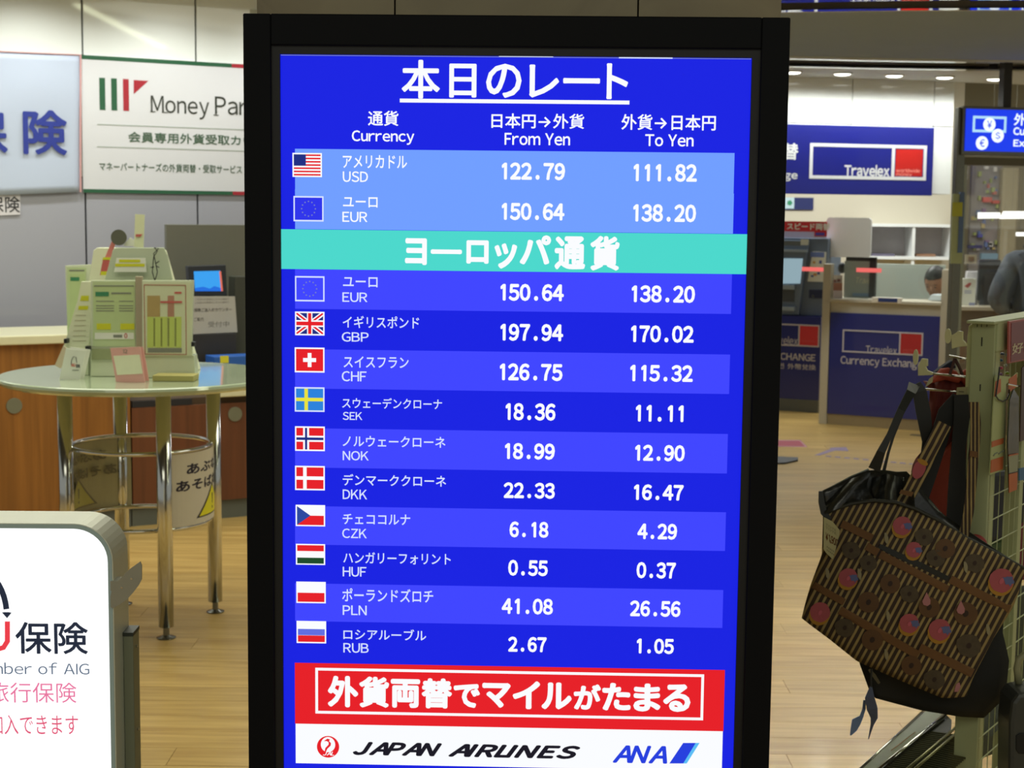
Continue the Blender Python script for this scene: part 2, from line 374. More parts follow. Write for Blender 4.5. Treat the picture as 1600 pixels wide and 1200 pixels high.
# lamp-strip reflections come from real ceiling tubes
def mirror_hit(F, px, py, z):
    r = ray(px, py); t = (F.o-O).dot(F.n)/r.dot(F.n); p = O+r*t; r2 = r - 2*r.dot(F.n)*F.n; return p + r2*((z-p.z)/r2.z)
def tube_light(F, pa, pb, z, power, label, wid=.12):
    a, b_ = mirror_hit(F, *pa, z), mirror_hit(F, *pb, z)
    d = b_-a; L = d.length; mid = (a+b_)/2
    t = thing('tube_lamp', mid, label, 'ceiling light', 'tube lamps of the hall ceiling')
    dF = Frame(mid, u=d, v=Vector((0, 0, 1)).cross(d.normalized()))
    q = B(); fb(q, dF, -L/2, L/2, -wid/2, wid/2, .012, .06); build('lamp_tray', q, M('lamp_tray', (200, 200, 190), .5), t)
    q = B(); fb(q, dF, -L/2+.01, L/2-.01, -wid/2+.01, wid/2-.01, 0, .012); build('lamp_tube', q, E('tube_glow', (250, 255, 215), power), t)
    return a, b_

for (F_, pa, pb, lb) in ((LW, (120, 8), (375, 135), 'slim tube lamp whose streak shows on the left wall'), (RW, (1542, 117), (1395, 171), 'slim tube lamp whose streak shows on the right wall')):
    r0, r1 = tube_light(F_, pa, pb, 3.30, 16.0, lb, .10); print('TUBE', r0, r1)
# ================================================================== RATE DISPLAY
DF = Frame(at(806, 600, 2.30), -1.3); DF.o.z = 0
disp = thing('rate_display', DF.P(0, 0, -.06), 'tall black free-standing screen showing the blue currency rate board', 'display')
S0 = DF.uv(438, 85); S1 = DF.uv(1174, 91)
su0 = DF.uv(441, 640)[0]; su1 = DF.uv(1160, 640)[0]; sv1 = (S0[1]+S1[1])/2; sv0 = sv1-(su1-su0)*16/9
ou0, ou1 = DF.uv(386.5, 640)[0], DF.uv(1216, 640)[0]; ov1 = DF.uv(806, 25.5)[1]
fu = (su0-ou0+ou1-su1)/2
BEZ = M('bezel_black', (7, 9, 14), .6, noise=.04, spec=.15)
q = B(); fb(q, DF, ou0, ou1, .03, ov1, -.13, -.008); build('housing', q, BEZ, disp, bevel=.004)
q = B()
for (a, b_, c, d) in ((ou0, su0-.012, .06, ov1), (su1+.012, ou1, .06, ov1), (su0-.012, su1+.012, sv1+.012, ov1), (su0-.012, su1+.012, .06, sv0-.012)):
    fb(q, DF, a, b_, c, d, -.008, .012)
build('bezel', q, BEZ, disp, bevel=.002)
q = B()
for (a, b_, c, d) in ((su0-.012, su0, sv0-.012, sv1+.012), (su1, su1+.012, sv0-.012, sv1+.012), (su0, su1, sv1, sv1+.012), (su0, su1, sv0-.012, sv0)):
    fb(q, DF, a, b_, c, d, -.008, .006)
build('inner_bezel', q, M('inner_bezel_black', (6, 7, 11), .55, noise=.04), disp)
q = B(); fb(q, DF, ou0-.05, ou1+.05, 0, .03, -.28, .16); build('base_plate', q, BEZ, disp, bevel=.004)
def SCR(name, col): return E(name, col, 1.0)
BL = SCR('screen_blue', (19, 31, 226)); BR = SCR('screen_row_blue', (62, 68, 255)); SKY = SCR('screen_sky_blue', (112, 158, 255))
TEAL = SCR('screen_teal', (74, 216, 204)); SW = SCR('screen_white', (250, 252, 255)); RED = SCR('screen_red', (230, 28, 38)); PALE = SCR('screen_pale_text', (215, 226, 255))
NAVY = SCR('screen_navy', (26, 44, 130)); YEL = SCR('screen_yellow', (232, 226, 60)); CY_ = SCR('screen_mid_blue', (40, 130, 220)); GRN = SCR('screen_green', (24, 74, 40)); BLKT = SCR('screen_black_text', (22, 20, 34)); GOLD = SCR('screen_dim_gold', (120, 130, 190)); FBL = SCR('screen_flag_blue', (40, 70, 160)); RUBL = SCR('screen_flag_violet', (96, 110, 225)); LBL = SCR('screen_light_blue', (90, 190, 245)); ANAB = SCR('screen_ana_blue', (34, 62, 222))
q = B(); fb(q, DF, su0, su1, sv0, sv1, -.006, 0); scr = build('screen', q, BL, disp); scr['label'] = 'lit blue screen panel'
DW = .0006
def strip(name, y0l, y1l, y0r, y1r, xl_, xr_, mat, w=DW):
    a, b_ = DF.uv(xl_, (y0l+y1l)/2, w)[0], DF.uv(xr_, (y0r+y1r)/2, w)[0]
    t_ = (DF.uv(xl_, y0l, w)[1]+DF.uv(xr_, y0r, w)[1])/2; bt = (DF.uv(xl_, y1l, w)[1]+DF.uv(xr_, y1r, w)[1])/2
    q = B(); fb(q, DF, a, b_, bt, t_, w-.0004, w); return build(name, q, mat, disp)
def chars(s, boxes, mat, parent, w, bold): 
    for c_, (x0, x1, y0, y1) in zip(s, boxes): txt(c_, DF, x0, y0, x1, y1, mat, parent, 'lettering', w, bold)
# header
hd = strip('header_strip', 87, 231, 93, 236.5, 439.5, 1172, BL)
q = B(); fb(q, DF, su0+.001, su1-.001, sv1-.0016, sv1-.0006, DW, DW+.0003); build('top_line', q, GOLD, hd)
for (x0, x1, y0, y1) in ((779.6, 864.5, 86, 89), (967, 1051, 88.5, 91.5)):
    q = B(); pxb(q, DF, x0, y0, x1, y1, DW, DW+.0004); build('cut_off_mark', q, PALE, hd)
chars('本日のレート', [(627.5, 687.5, 93.5, 154), (702, 744.5, 99.5, 152.6), (759.5, 815, 99.5, 153), (827, 873.7, 101, 152.6), (880, 937.5, 122, 130.6), (947.7, 981.5, 99, 155)], SW, hd, DW+.0005, .022)
q = B(); pxb(q, DF, 624.7, 155.6, 983.5, 161.6, DW, DW+.0005); build('underline', q, SW, hd)
for s, b_, bo in (('通貨', (575, 173, 622.6, 196.7), .016), ('Currency', (549.7, 204, 647.3, 226), .018), ('日本円→外貨', (767.8, 177.4, 912.8, 200.8), .016), ('From Yen', (788.4, 208, 890.8, 227), .018), ('外貨→日本円', (971, 178.8, 1118.5, 203.5), .016), ('To Yen', (1008, 210, 1083.8, 228.8), .018)):
    txt(s, DF, b_[0], b_[1], b_[2], b_[3], SW, hd, 'lettering', DW+.0005, bo)
# rows: y0l,y1l,y0r,y1r,xr,mat, kana, code, kana box, code box, flag box, from, to
rows_ = [
 ('us', 233, 296, 238.5, 302, 1147, SKY, 'アメリカドル', 'USD', (535.6, 242.4, 636, 263), (535.6, 267.7, 575, 284.5), (457, 239, 503, 276.6), '122.79', (784, 254, 883, 281.4), '111.82', (990, 256, 1089, 284)),
 ('eu', 296, 358, 302, 365, 1146, SKY, 'ユーロ', 'EUR', (536, 308, 590, 324), (535, 331, 574, 347), (458.6, 306.4, 505.5, 346), '150.64', (784, 317, 882, 344.4), '138.20', (989.4, 319, 1087.6, 347)),
 ('eu', 420, 483, 429, 490, 1143, BR, 'ユーロ', 'EUR', (536, 433, 590, 448.6), (535, 457, 574, 472), (461, 431.5, 507, 471), '150.64', (782, 443.6, 881, 470.5), '138.20', (987, 446, 1086, 473)),
 ('gb', 483, 546, 490, 553, 1141, BL, 'イギリスポンド', 'GBP', (535.6, 494, 655, 513), (534, 519, 576, 534), (461, 487, 507, 524), '197.94', (782, 506, 880, 533), '170.02', (986, 508.5, 1084, 535.4)),
 ('ch', 546, 607, 553.5, 615.4, 1140, BR, 'スイスフラン', 'CHF', (537, 557, 638.5, 575), (534, 580, 572.6, 596), (460.5, 543, 507, 582), '126.75', (781, 568, 879, 595), '115.32', (984.7, 570, 1082.5, 596.6)),
 ('se', 607, 670, 615.4, 677, 1138, BL, 'スウェーデンクローナ', 'SEK', (534.7, 622, 690.7, 638.7), (535.5, 643.7, 566, 656.3), (460.5, 605, 507, 643.4), '18.36', (790, 630, 868, 657), '11.11', (993.5, 633, 1068, 659)),
 ('no', 670, 731, 677, 739, 1136.6, BR, 'ノルウェークローネ', 'NOK', (535.5, 681.7, 696, 698.6), (535.5, 704.7, 576, 719.4), (461, 666.3, 507.5, 704.7), '18.99', (789, 692.4, 867, 718), '12.90', (992.4, 695, 1070, 720.7)),
 ('dk', 731, 791, 739, 800, 1135, BL, 'デンマーククローネ', 'DKK', (535.5, 741.6, 697, 759.6), (535.5, 765, 573.5, 780), (461, 728, 507.5, 766), '22.33', (787, 754, 867, 779), '16.47', (990.6, 757, 1068, 782)),
 ('cz', 791, 851, 800, 860.5, 1133.6, BR, 'チェココルナ', 'CZK', (535.5, 803.3, 641, 819.8), (534.7, 826, 573, 841), (462, 789, 508, 822.3), '6.18', (796, 815, 857, 840), '4.29', (996, 818, 1058, 843)),
 ('hu', 851, 912, 860.5, 921, 1131, BL, 'ハンガリーフォリント', 'HUF', (536.5, 863.5, 704.3, 881.5), (535.5, 885.8, 572.4, 901), (462.3, 850, 508, 882.5), '0.55', (794, 875, 856, 900), '0.37', (994.6, 878.4, 1056, 904)),
 ('pl', 912, 971, 921.4, 980.5, 1129.4, BR, 'ポーランドズロチ', 'PLN', (534.7, 920, 677, 940.6), (535.5, 946, 573, 961), (463, 909, 509, 942.4), '41.08', (784, 935, 864, 960), '26.56', (984.5, 938.6, 1063.3, 963.7)),
 ('ru', 971, 1034, 980.5, 1046, 1128, BL, 'ロシアルーブル', 'RUB', (536.5, 983, 666, 1000), (536.5, 1005, 576, 1020), (463.4, 970.4, 509.6, 1005), '2.67', (794, 995, 854, 1019), '1.05', (995, 997.7, 1053, 1021.7)),
]
def flag(kind, bx, parent):
    u0, u1, v0, v1 = DF.rect(*bx, DW+.0004); W_, H_ = u1-u0, v1-v0
    mats = {'us': [SW, RED, NAVY], 'eu': [PALE, BR, GOLD], 'gb': [SW, RED, NAVY], 'ch': [SW, RED], 'se': [PALE, CY_, YEL], 'no': [SW, RED, NAVY], 'dk': [SW, RED], 'cz': [SW, RED, FBL], 'hu': [SW, RED, GRN], 'pl': [SW, RED], 'ru': [SW, RED, RUBL]}[kind]
    if kind == 'eu' and bx[1] < 400: mats = [PALE, SCR('screen_flag_field', (44, 50, 235)), GOLD]
    q = B(); w = DW+.0004; st = .00012
    fb(q, DF, u0, u1, v0, v1, w-.0002, w, 0)
    mx, my = W_*.045, H_*.06
    a0, a1, b0, b1 = u0+mx, u1-mx, v0+my, v1-my; w2, h2 = a1-a0, b1-b0
    def r(x0, y0, x1, y1, mi, l=1): fb(q, DF, a0+w2*x0, a0+w2*x1, b0+h2*y0, b0+h2*y1, w, w+st*l, mi)
    def pg(pts, mi, l=1): prism(q, DF, [(a0+w2*x, b0+h2*y) for x, y in pts], w, w+st*l, mi)
    if kind == 'us':
        for i in range(0, 13, 2): r(0, i/13, 1, (i+1)/13, 1)
        r(0, 6/13, .45, 1, 2, 2)
    elif kind == 'eu':
        r(0, 0, 1, 1, 1)
        for i in range(12):
            t = math.radians(30*i); disc(q, DF, a0+w2*.5+math.cos(t)*h2*.31, b0+h2*.5+math.sin(t)*h2*.33, h2*.035, w, w+st*2, 6, 2)
    elif kind == 'gb':
        r(0, 0, 1, 1, 2)
        for s in (0, 1):
            f = lambda x: x if not s else 1-x
            pg([(f(0), 0), (f(.12), 0), (f(1), .86), (f(1), 1), (f(.88), 1), (f(0), .14)], 0, 2)
            pg([(f(0), 0), (f(.05), 0), (f(1), .94), (f(1), 1), (f(.95), 1), (f(0), .06)], 1, 3)
        r(0, .34, 1, .66, 0, 4); r(.40, 0, .60, 1, 0, 4); r(0, .41, 1, .59, 1, 5); r(.44, 0, .56, 1, 1, 5)
    elif kind == 'ch': r(0, 0, 1, 1, 1); r(.26, .41, .74, .59, 0, 2); r(.43, .18, .57, .82, 0, 2)
    elif kind == 'se': r(0, 0, 1, 1, 1); r(0, .42, 1, .58, 2, 2); r(.31, 0, .44, 1, 2, 2)
    elif kind == 'no': r(0, 0, 1, 1, 1); r(0, .36, 1, .64, 0, 2); r(.25, 0, .47, 1, 0, 2); r(0, .44, 1, .56, 2, 3); r(.32, 0, .40, 1, 2, 3)
    elif kind == 'dk': r(0, 0, 1, 1, 1); r(0, .42, 1, .58, 0, 2); r(.25, 0, .38, 1, 0, 2)
    elif kind == 'cz': r(0, 0, 1, .5, 1); pg([(0, 0), (.5, .5), (0, 1)], 2, 2)
    elif kind == 'hu': r(0, .68, 1, 1, 1); r(0, 0, 1, .32, 2)
    elif kind == 'pl': r(0, 0, 1, .48, 1)
    elif kind == 'ru': r(0, .34, 1, .66, 2); r(0, 0, 1, .33, 1)
    return build('flag', q, mats, parent, smooth=None)
for rw in rows_:
    (k, y0l, y1l, y0r, y1r, xr_, mt, ja, code, jb, cbx, fbx, n1, nb1, n2, nb2) = rw
    ro = strip('rate_row', y0l, y1l, y0r, y1r, 461, xr_, mt)
    flag(k, fbx, ro)
    tw = DW+.0004
    txt(ja, DF, *jb, PALE if mt != SKY else SW, ro, 'currency_name', tw, .012); txt(code, DF, *cbx, PALE if mt != SKY else SW, ro, 'currency_code', tw, .010)
    txt(n1, DF, nb1[0], nb1[1], nb1[2], nb1[3], SW, ro, 'rate_number', tw, .040, mono=.63); txt(n2, DF, nb2[0], nb2[1], nb2[2], nb2[3], SW, ro, 'rate_number', tw, .040, mono=.63)
tb = strip('region_strip', 358, 420.4, 366, 428.3, 437.5, 1170, TEAL, DW+.0002)
chars('ヨーロッパ通貨', [(632.8, 667, 372, 414), (673, 721.8, 389.7, 397), (728.7, 763.6, 375.4, 412), (772.4, 808, 380, 420), (812, 861, 367.5, 413.5), (866.5, 914.7, 369, 421.4), (922, 968, 368.5, 423)], SW, tb, DW+.0007, .040)
rb = strip('miles_banner', 1035.6, 1130.5, 1047, 1142.8, 460.8, 1131.5, RED, DW)
uo0, uo1, vo0, vo1 = DF.rect(492.8, 1048.5, 1099.5, 1120, DW); tk = .0040
q = B(); ring(q, DF, [(uo0, vo0), (uo1, vo0), (uo1, vo1), (uo0, vo1)], [(uo0+tk, vo0+tk), (uo1-tk, vo0+tk), (uo1-tk, vo1-tk), (uo0+tk, vo1-tk)], DW, DW+.0005); build('outline', q, SW, rb)
chars('外貨両替でマイルがたまる', [(512, 560, 1056, 1105), (561, 608, 1057, 1105.7), (610.5, 656.4, 1061, 1106), (658.6, 706.5, 1060, 1107), (708.7, 750, 1068.6, 1106), (753.5, 798, 1067, 1106), (800.8, 844, 1064, 1108), (846, 893.5, 1066.4, 1108.5), (896.3, 939, 1069, 1109), (940.8, 985.6, 1067, 1110.4), (989.8, 1032.4, 1068, 1111.8), (1036, 1079, 1069, 1112.3)], SW, rb, DW+.0006, .044)
ab = strip('airline_strip', 1130.5, 1192.3, 1142.8, 1204.8, 462, 1128.6, SW, DW)
u, v = DF.uv(512.6, 1166.8, DW); r_ = .0168
q = B(); disc(q, DF, u, v, r_, DW, DW+.0003, 40, 0)
th_ = [math.radians(a) for a in range(0, 360, 12)]
prism(q, DF, [(u+.0118*math.cos(t)*.92, v+.0035+.0118*math.sin(t)) for t in th_], DW, DW+.0005, 1)
cr_ = [(-.0062, .0078), (-.001, .0118), (.003, .0105), (.0015, .008), (.0045, .005), (.004, .001), (-.001, -.004), (-.003, -.0085), (-.005, -.0085), (-.0042, -.003), (.0008, .0025), (.001, .006), (-.002, .008)]
prism(q, DF, [(u+a, v+.001+b_) for a, b_ in cr_], DW, DW+.0007, 0)
build('airline_emblem', q, [RED, SW], ab)
txt('JAL', DF, 504.5, 1174.5, 522, 1180.5, SW, ab, 'lettering', DW+.0008, .03, .3)
txt('JAPAN', DF, 551, 1160, 690.8, 1181, BLKT, ab, 'lettering', DW+.0005, .05, .42)
txt('AIRLINES', DF, 700, 1163.5, 907, 1184.5, BLKT, ab, 'lettering', DW+.0005, .05, .42)
txt('ANA', DF, 957.3, 1165, 1042.8, 1192.5, ANAB, ab, 'lettering', DW+.0005, .035, .3)
q = B(); pxp(q, DF, [(1046, 1192.9), (1067.5, 1161.0), (1087, 1161.0), (1067.5, 1192.9)], DW, DW+.0005, 0); pxp(q, DF, [(1067.5, 1192.9), (1087, 1161.0), (1093, 1161.0), (1073, 1192.9)], DW, DW+.0005, 1)
build('airline_emblem', q, [ANAB, LBL], ab)

# ================================================================== LIGHT BOX SIGN (bottom left)
SF = Frame(at(60, 900, 2.5), 1.0); SF.o.z = 0
ru = SF.uv(178.5, 1000)[0]; tv = SF.uv(80, 818)[1]; lu = ru-.62; bv_ = .22
sg = thing('light_box_sign', SF.P((lu+ru)/2, 0, -.05), 'white glowing light box sign with a rounded steel frame, bottom left', 'sign')
STL = M('sign_steel', (240, 242, 226), .42, metal=.3, noise=.03, scale=20)
q = B(); ring(q, SF, rrect(lu, ru, bv_, tv, .062, 10), rrect(lu+.006, ru-.006, bv_+.006, tv-.006, .056, 10), -.105, 0); build('frame', q, STL, sg, smooth=False)
q = B(); ring(q, SF, rrect(lu+.0015, ru-.0015, bv_+.0015, tv-.0015, .0605, 10), rrect(lu+.008, ru-.008, bv_+.008, tv-.008, .054, 10), -.004, .0015); build('face_rim', q, M('rim_grey', (176, 200, 202), .4, noise=.02), sg)
q = B(); prism(q, SF, rrect(lu+.007, ru-.007, bv_+.007, tv-.007, .055, 10), -.100, -.004); build('lit_face', q, E('sign_glow', (252, 254, 255), 1.25), sg)
q = B(); prism(q, SF, rrect(lu+.006, ru-.006, bv_+.006, tv-.006, .056, 10), -.104, -.1); build('back_panel', q, STL, sg)
INK = E('sign_ink', (34, 42, 60)); PINK = E('sign_pink', (232, 118, 160)); REDI = E('sign_red', (236, 62, 74)); INKB = E('sign_ink_blue', (92, 108, 130)); RDP = E('sign_rose', (224, 84, 118))
sw_ = -.003
txt('保険', SF, 24, 972, 137.5, 1022, INK, sg, w=sw_, bold=.014)
txt('AI', SF, -118, 971, -42, 1020, INK, sg, w=sw_, bold=.03)
q = B(); U = [(-32, 971), (-32, 1005), (-24, 1017), (-9, 1020), (8, 1015), (15.5, 1003), (15.5, 971), (7.5, 971), (7.5, 1001), (3, 1008.5), (-9, 1012), (-20, 1009), (-24, 1001), (-24, 971)]
pxp(q, SF, U, sw_-.0002, sw_); build('lettering', q, REDI, sg)
arc = []
for i in range(13):
    t = math.radians(180-14*i); arc.append((-40+50.5*math.cos(t), 958-72*math.sin(t)))
q = B(); o_ = [(-40+55*math.cos(math.radians(8+t)), 962-78*math.sin(math.radians(8+t))) for t in range(0, 170, 8)]; i_ = [(-40+46*math.cos(math.radians(8+t)), 962-68*math.sin(math.radians(8+t))) for t in range(0, 170, 8)]
pxp(q, SF, o_+i_[::-1], sw_-.0002, sw_); pxp(q, SF, [(3, 957), (11, 966), (18, 957.5), (14, 956.5), (6.5, 956.5)], sw_-.0002, sw_); build('arrow', q, INK, sg)
txt('A member of AIG', SF, -84, 1035, 139.5, 1053.5, INKB, sg, w=sw_, bold=0)
txt('旅行保険', SF, -19, 1066.5, 119.5, 1098, PINK, sg, w=sw_, bold=.0)
txt('加入できます', SF, -17, 1117, 122, 1148, RDP, sg, w=sw_, bold=-.004)
# bracket, post
BK = M('bracket_steel', (168, 166, 150), .45, metal=.4, noise=.04)
q = B(); pts = [(219, 877.5), (221.5, 884), (221.5, 905), (217, 914), (208, 926), (199, 936), (188, 944), (176, 950.5), (173, 949), (172.5, 932), (175, 921), (184, 909), (194, 897), (203, 889)]
pxp(q, SF.shift(.004), pts, -.0, .003); br = build('bracket', q, BK, sg)
for x, y in ((190.5, 918), (205.5, 904)):
    u, v = SF.uv(x, y, .007); q = B(); disc(q, SF, u, v, .0018, .006, .0085, 10); build('screw', q, CHROME, br)
u, v = SF.uv(196, 900, .0); q = B(); fb(q, SF, ru-.004, ru+.008, v-.024, v-.008, -.03, .003); build('bracket_mount', q, BK, sg)
a0 = SF.uv(195, 1000, -.075)[0]; a1 = SF.uv(211, 1000, -.075)[0]; tvp = SF.uv(203, 990, -.075)[1]
q = B(); fb(q, SF, ru+.0005, ru+.017, 0, tvp, -.105, -.06); po = build('post', q, M('post_steel', (138, 146, 128), .4, metal=.5, noise=.03), sg, bevel=.001)
q = B(); fb(q, SF, ru+.0003, ru+.0175, tvp, tvp+.006, -.106, -.058); build('post_cap', q, M('cap_dark', (48, 56, 50), .5), sg)
for y in (1010, 1140):
    v = SF.uv(212, y, -.08)[1]; q = B(); tube(q, [SF.P(ru+.017, v, -.082), SF.P(ru+.0195, v, -.082)], .0024, 10); build('screw', q, CHROME, sg)
q = B(); fb(q, SF, lu-.017, lu, 0, tvp, -.105, -.06); build('post', q, MATS['post_steel'], sg)
for a in (lu-.03, ru-.03): 
    q = B(); fb(q, SF, a, a+.06, 0, .03, -.25, .15); build('foot', q, MATS['post_steel'], sg)

# ================================================================== BAR TABLE
TC = Vector((-1.428, 6.04, 0)); TZ = .968; TR = .53
tab = thing('bar_table', TC, 'round standing table with four chrome legs and pale glossy top', 'table')
q = B(); lathe(q, TC, [(TR-.02, TZ-.03), (TR-.004, TZ-.022), (TR, TZ-.012), (TR-.002, TZ-.003), (TR-.008, TZ)], 72); build('tabletop', q, M('tabletop_glossy', (176, 190, 160), .12, coat=.6, noise=.02, coat_rough=.03), tab)
LEG = [Vector((-1.2856, 5.788, 0)), Vector((-1.176, 6.183, 0)), Vector((-1.6807, 5.8977, 0)), Vector((-1.5711, 6.2928, 0))]
for p in LEG:
    q = B(); tube(q, [p+Vector((0, 0, .045)), p+Vector((0, 0, TZ-.03))], .028, 24); lg = build('leg', q, CHROME, tab, smooth=True)
    q = B(); lathe(q, p, [(.034, 0), (.036, .004), (.012, .012), (.011, .045)], 20); build('levelling_foot', q, M('foot_metal', (120, 120, 110), .25, metal=.9), lg)
RR = .262
for z in (.695, .405):
    q = B(); tube(q, [TC+Vector((RR*math.cos(math.radians(a)), RR*math.sin(math.radians(a)), z)) for a in range(0, 360, 6)], .0085, 10, closed=True); build('foot_ring', q, CHROME, tab, smooth=True)
CARD = M('sheet_white', (206, 200, 184), .5, noise=.02)
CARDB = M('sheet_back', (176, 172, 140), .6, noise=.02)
def cyl(a, z, r): return TC+Vector((r*math.cos(a), r*math.sin(a), z))
def sheet(a0, a1, inside, label):
    q = B(); n = 20; g = []
    for i in range(n+1):
        a = math.radians(a0+(a1-a0)*i/n); g.append([q.verts.new(cyl(a, z, r)) for z, r in ((.412, RR+.009), (.688, RR+.009), (.688, RR+.011), (.412, RR+.011))])
    for x, y in zip(g, g[1:]):
        for k in range(4): q.faces.new([x[k], x[(k+1) % 4], y[(k+1) % 4], y[k]])
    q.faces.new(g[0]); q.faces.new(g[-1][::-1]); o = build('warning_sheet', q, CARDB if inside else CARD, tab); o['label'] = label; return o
def on_cyl(a, b, w):  # a = degrees, b = z
    return cyl(math.radians(a), b, RR+.0112+w)
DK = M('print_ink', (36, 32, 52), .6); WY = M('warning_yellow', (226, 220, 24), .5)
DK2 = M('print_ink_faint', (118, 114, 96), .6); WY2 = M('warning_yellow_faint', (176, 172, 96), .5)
def cyl_print(sh, t_a, inside):
    s = -.0135 if inside else 0
    ink, yel = (DK2, WY2) if inside else (DK, WY)
    f = lambda a, b, w: on_cyl(a, b, w+s)
    build('lettering', text_bm('あぶない', None, t_a-37, t_a+29, .607, .648, .0004*(1 if not inside else -1), .03, surf=f), ink, sh, smooth=None)
    build('lettering', text_bm('あそばない', None, t_a-47, t_a+29, .545, .588, .0004*(1 if not inside else -1), .03, surf=f), ink, sh, smooth=None)
    q = B(); sgn = 1 if not inside else -1
    def tri(pts, w, mi):
        """pts: polygon symmetric about its middle angle, given as left/right pairs; laid on the cylinder row by row"""
        zs = sorted({p[1] for p in pts}); R_ = 14; rows_c = []
        for k in range(R_+1):
            z = zs[0]+(zs[-1]-zs[0])*k/R_; xs = []
            for a, b_ in zip(pts, pts[1:]+pts[:1]):
                if abs(a[1]-b_[1]) < 1e-9: 
                    if abs(z-a[1]) < 1e-9: xs += [a[0], b_[0]]
                elif min(a[1], b_[1])-1e-9 <= z <= max(a[1], b_[1])+1e-9: xs.append(a[0]+(b_[0]-a[0])*(z-a[1])/(b_[1]-a[1]))
            x0, x1 = min(xs), max(xs); rows_c.append([q.verts.new(f(x0+(x1-x0)*i/10, z, w)) for i in range(11)])
        for a, b_ in zip(rows_c, rows_c[1:]):
            for i in range(10): q.faces.new([a[i], a[i+1], b_[i+1], b_[i]]).material_index = mi
    tri([(t_a-27, .434), (t_a+27, .434), (t_a, .556)], .0006*sgn, 1); tri([(t_a-23.5, .439), (t_a+23.5, .439), (t_a, .545)], .0010*sgn, 0)
    tri([(t_a-1.6, .512), (t_a+1.6, .512), (t_a+.7, .472), (t_a-.7, .472)], .0014*sgn, 1); tri([(t_a-1.2, .463), (t_a+1.2, .463), (t_a+1.2, .453), (t_a-1.2, .453)], .0014*sgn, 1)
    build('warning_triangle', q, [yel, ink], sh, smooth=None)
sh = sheet(-62, 28, False, 'white sheet with warning text facing outward'); cyl_print(sh, -3, False)
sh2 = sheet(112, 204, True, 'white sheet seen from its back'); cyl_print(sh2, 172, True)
# ================================================================== THINGS ON THE BAR TABLE
ACR = M('acrylic_pale', (208, 216, 186), .15, coat=.4, noise=.03)
CRM = M('cream_board', (222, 226, 194), .5, noise=.03)
PAPW = M('paper_white', (226, 228, 214), .6, noise=.02)
PGR = M('poster_green', (186, 204, 146), .55, noise=.04); PLIME = M('poster_lime', (190, 206, 104), .55, noise=.05); PYEL = M('label_yellow', (206, 206, 40), .5)
DGRN = M('print_green', (60, 132, 92), .6); PGREY = M('print_grey', (128, 132, 118), .6); PRED = M('print_red', (196, 96, 90), .6); OLIVE = M('booklet_olive', (168, 160, 96), .6); BRN = M('print_brown', (176, 152, 96), .6); ROSE = M('pad_pink', (226, 170, 160), .6); CLIPB = M('clip_black', (18, 20, 20), .4)
def TF(d, yaw=0): return Frame((0, d, 0), yaw)
def card(t, F, pts, w0, w1, mat, name, lab=None, bev=0):
    q = B(); pxp(q, F, pts, w0, w1); o = build(name, q, mat, t, bevel=bev)
    if lab: o['label'] = lab
    return o
def quad(x0, y0, x1, y1): return [(x0, y1), (x1, y1), (x1, y0), (x0, y0)]
# big tapering brochure tower
T0 = TF(6.12); base = T0.P(*T0.uv(200, 590), 0); base.z = TZ
tw_ = thing('brochure_tower', base, 'tall tapering cream leaflet tower in the middle of the bar table', 'leaflet stand')
def taper(F, pts, name, mat, th, par):
    uvp = [F.uv(x, y) for x, y in pts]; uvp = [(u, max(v, TZ+.001)) for u, v in uvp]; q = B(); prism(q, F, uvp, -th, 0); return build(name, q, mat, par, bevel=.002)
taper(TF(6.20), [(118, 592), (310, 592), (256, 392), (250, 388), (152, 387), (146, 391)], 'back_board', CRM, .05, tw_)
taper(TF(6.02), [(128, 592), (300, 592), (262, 400), (256, 387), (180, 387), (176, 391), (160, 450)], 'front_board', M('front_board_pale', (188, 198, 170), .3, coat=.3, noise=.03), .008, tw_)
card(tw_, TF(6.01), [(178, 425), (229, 425), (227, 403), (182, 403)], 0, .002, PAPW, 'label_holder')
for (x0, y0, x1, y1) in ((186, 405.5, 219, 410), (180, 412, 226, 416.5)):
    card(tw_, TF(6.01), quad(x0, y0, x1, y1), .002, .003, PYEL, 'marker_strip', 'yellow marker strip')
card(tw_, TF(6.135), [(156, 430), (167, 430), (172, 404), (161, 404)], 0, .003, PRED, 'side_print', 'red printed strip')
card(tw_, TF(6.135), [(157, 430), (166, 430), (167, 424), (158, 424)], .003, .004, PYEL, 'side_print', 'yellow strip'); card(tw_, TF(6.135), [(160, 406), (174, 406), (175, 402), (161, 402)], .003, .004, PYEL, 'side_print', 'yellow strip')
card(tw_, TF(6.135), [(164, 402), (173, 402), (182, 376), (175, 376)], 0, .003, M('pink_stem', (220, 130, 120), .5), 'sign_stem', 'pink stem')
F_ = TF(6.12); u, v = F_.uv(186, 371); q = B(); disc(q, F_, u, v, .0305, 0, .006, 32); build('round_sign', q, M('olive_grey', (92, 92, 78), .6), tw_)['label'] = 'olive grey disc'
card(tw_, TF(6.13), [(192, 384), (222, 386), (214, 378), (203, 371), (197, 378)], 0, .004, PAPW, 'paper_flag')
card(tw_, TF(6.11), [(209.5, 386), (224, 387), (226, 335.5), (211, 334.5)], 0, .003, M('tag_pale', (218, 222, 182), .55), 'price_tag', 'tall pale hanging label'); card(tw_, TF(6.105), [(212, 370), (219, 370), (222.5, 366), (212, 366)], 0, .001, PRED, 'side_print', 'red mark')
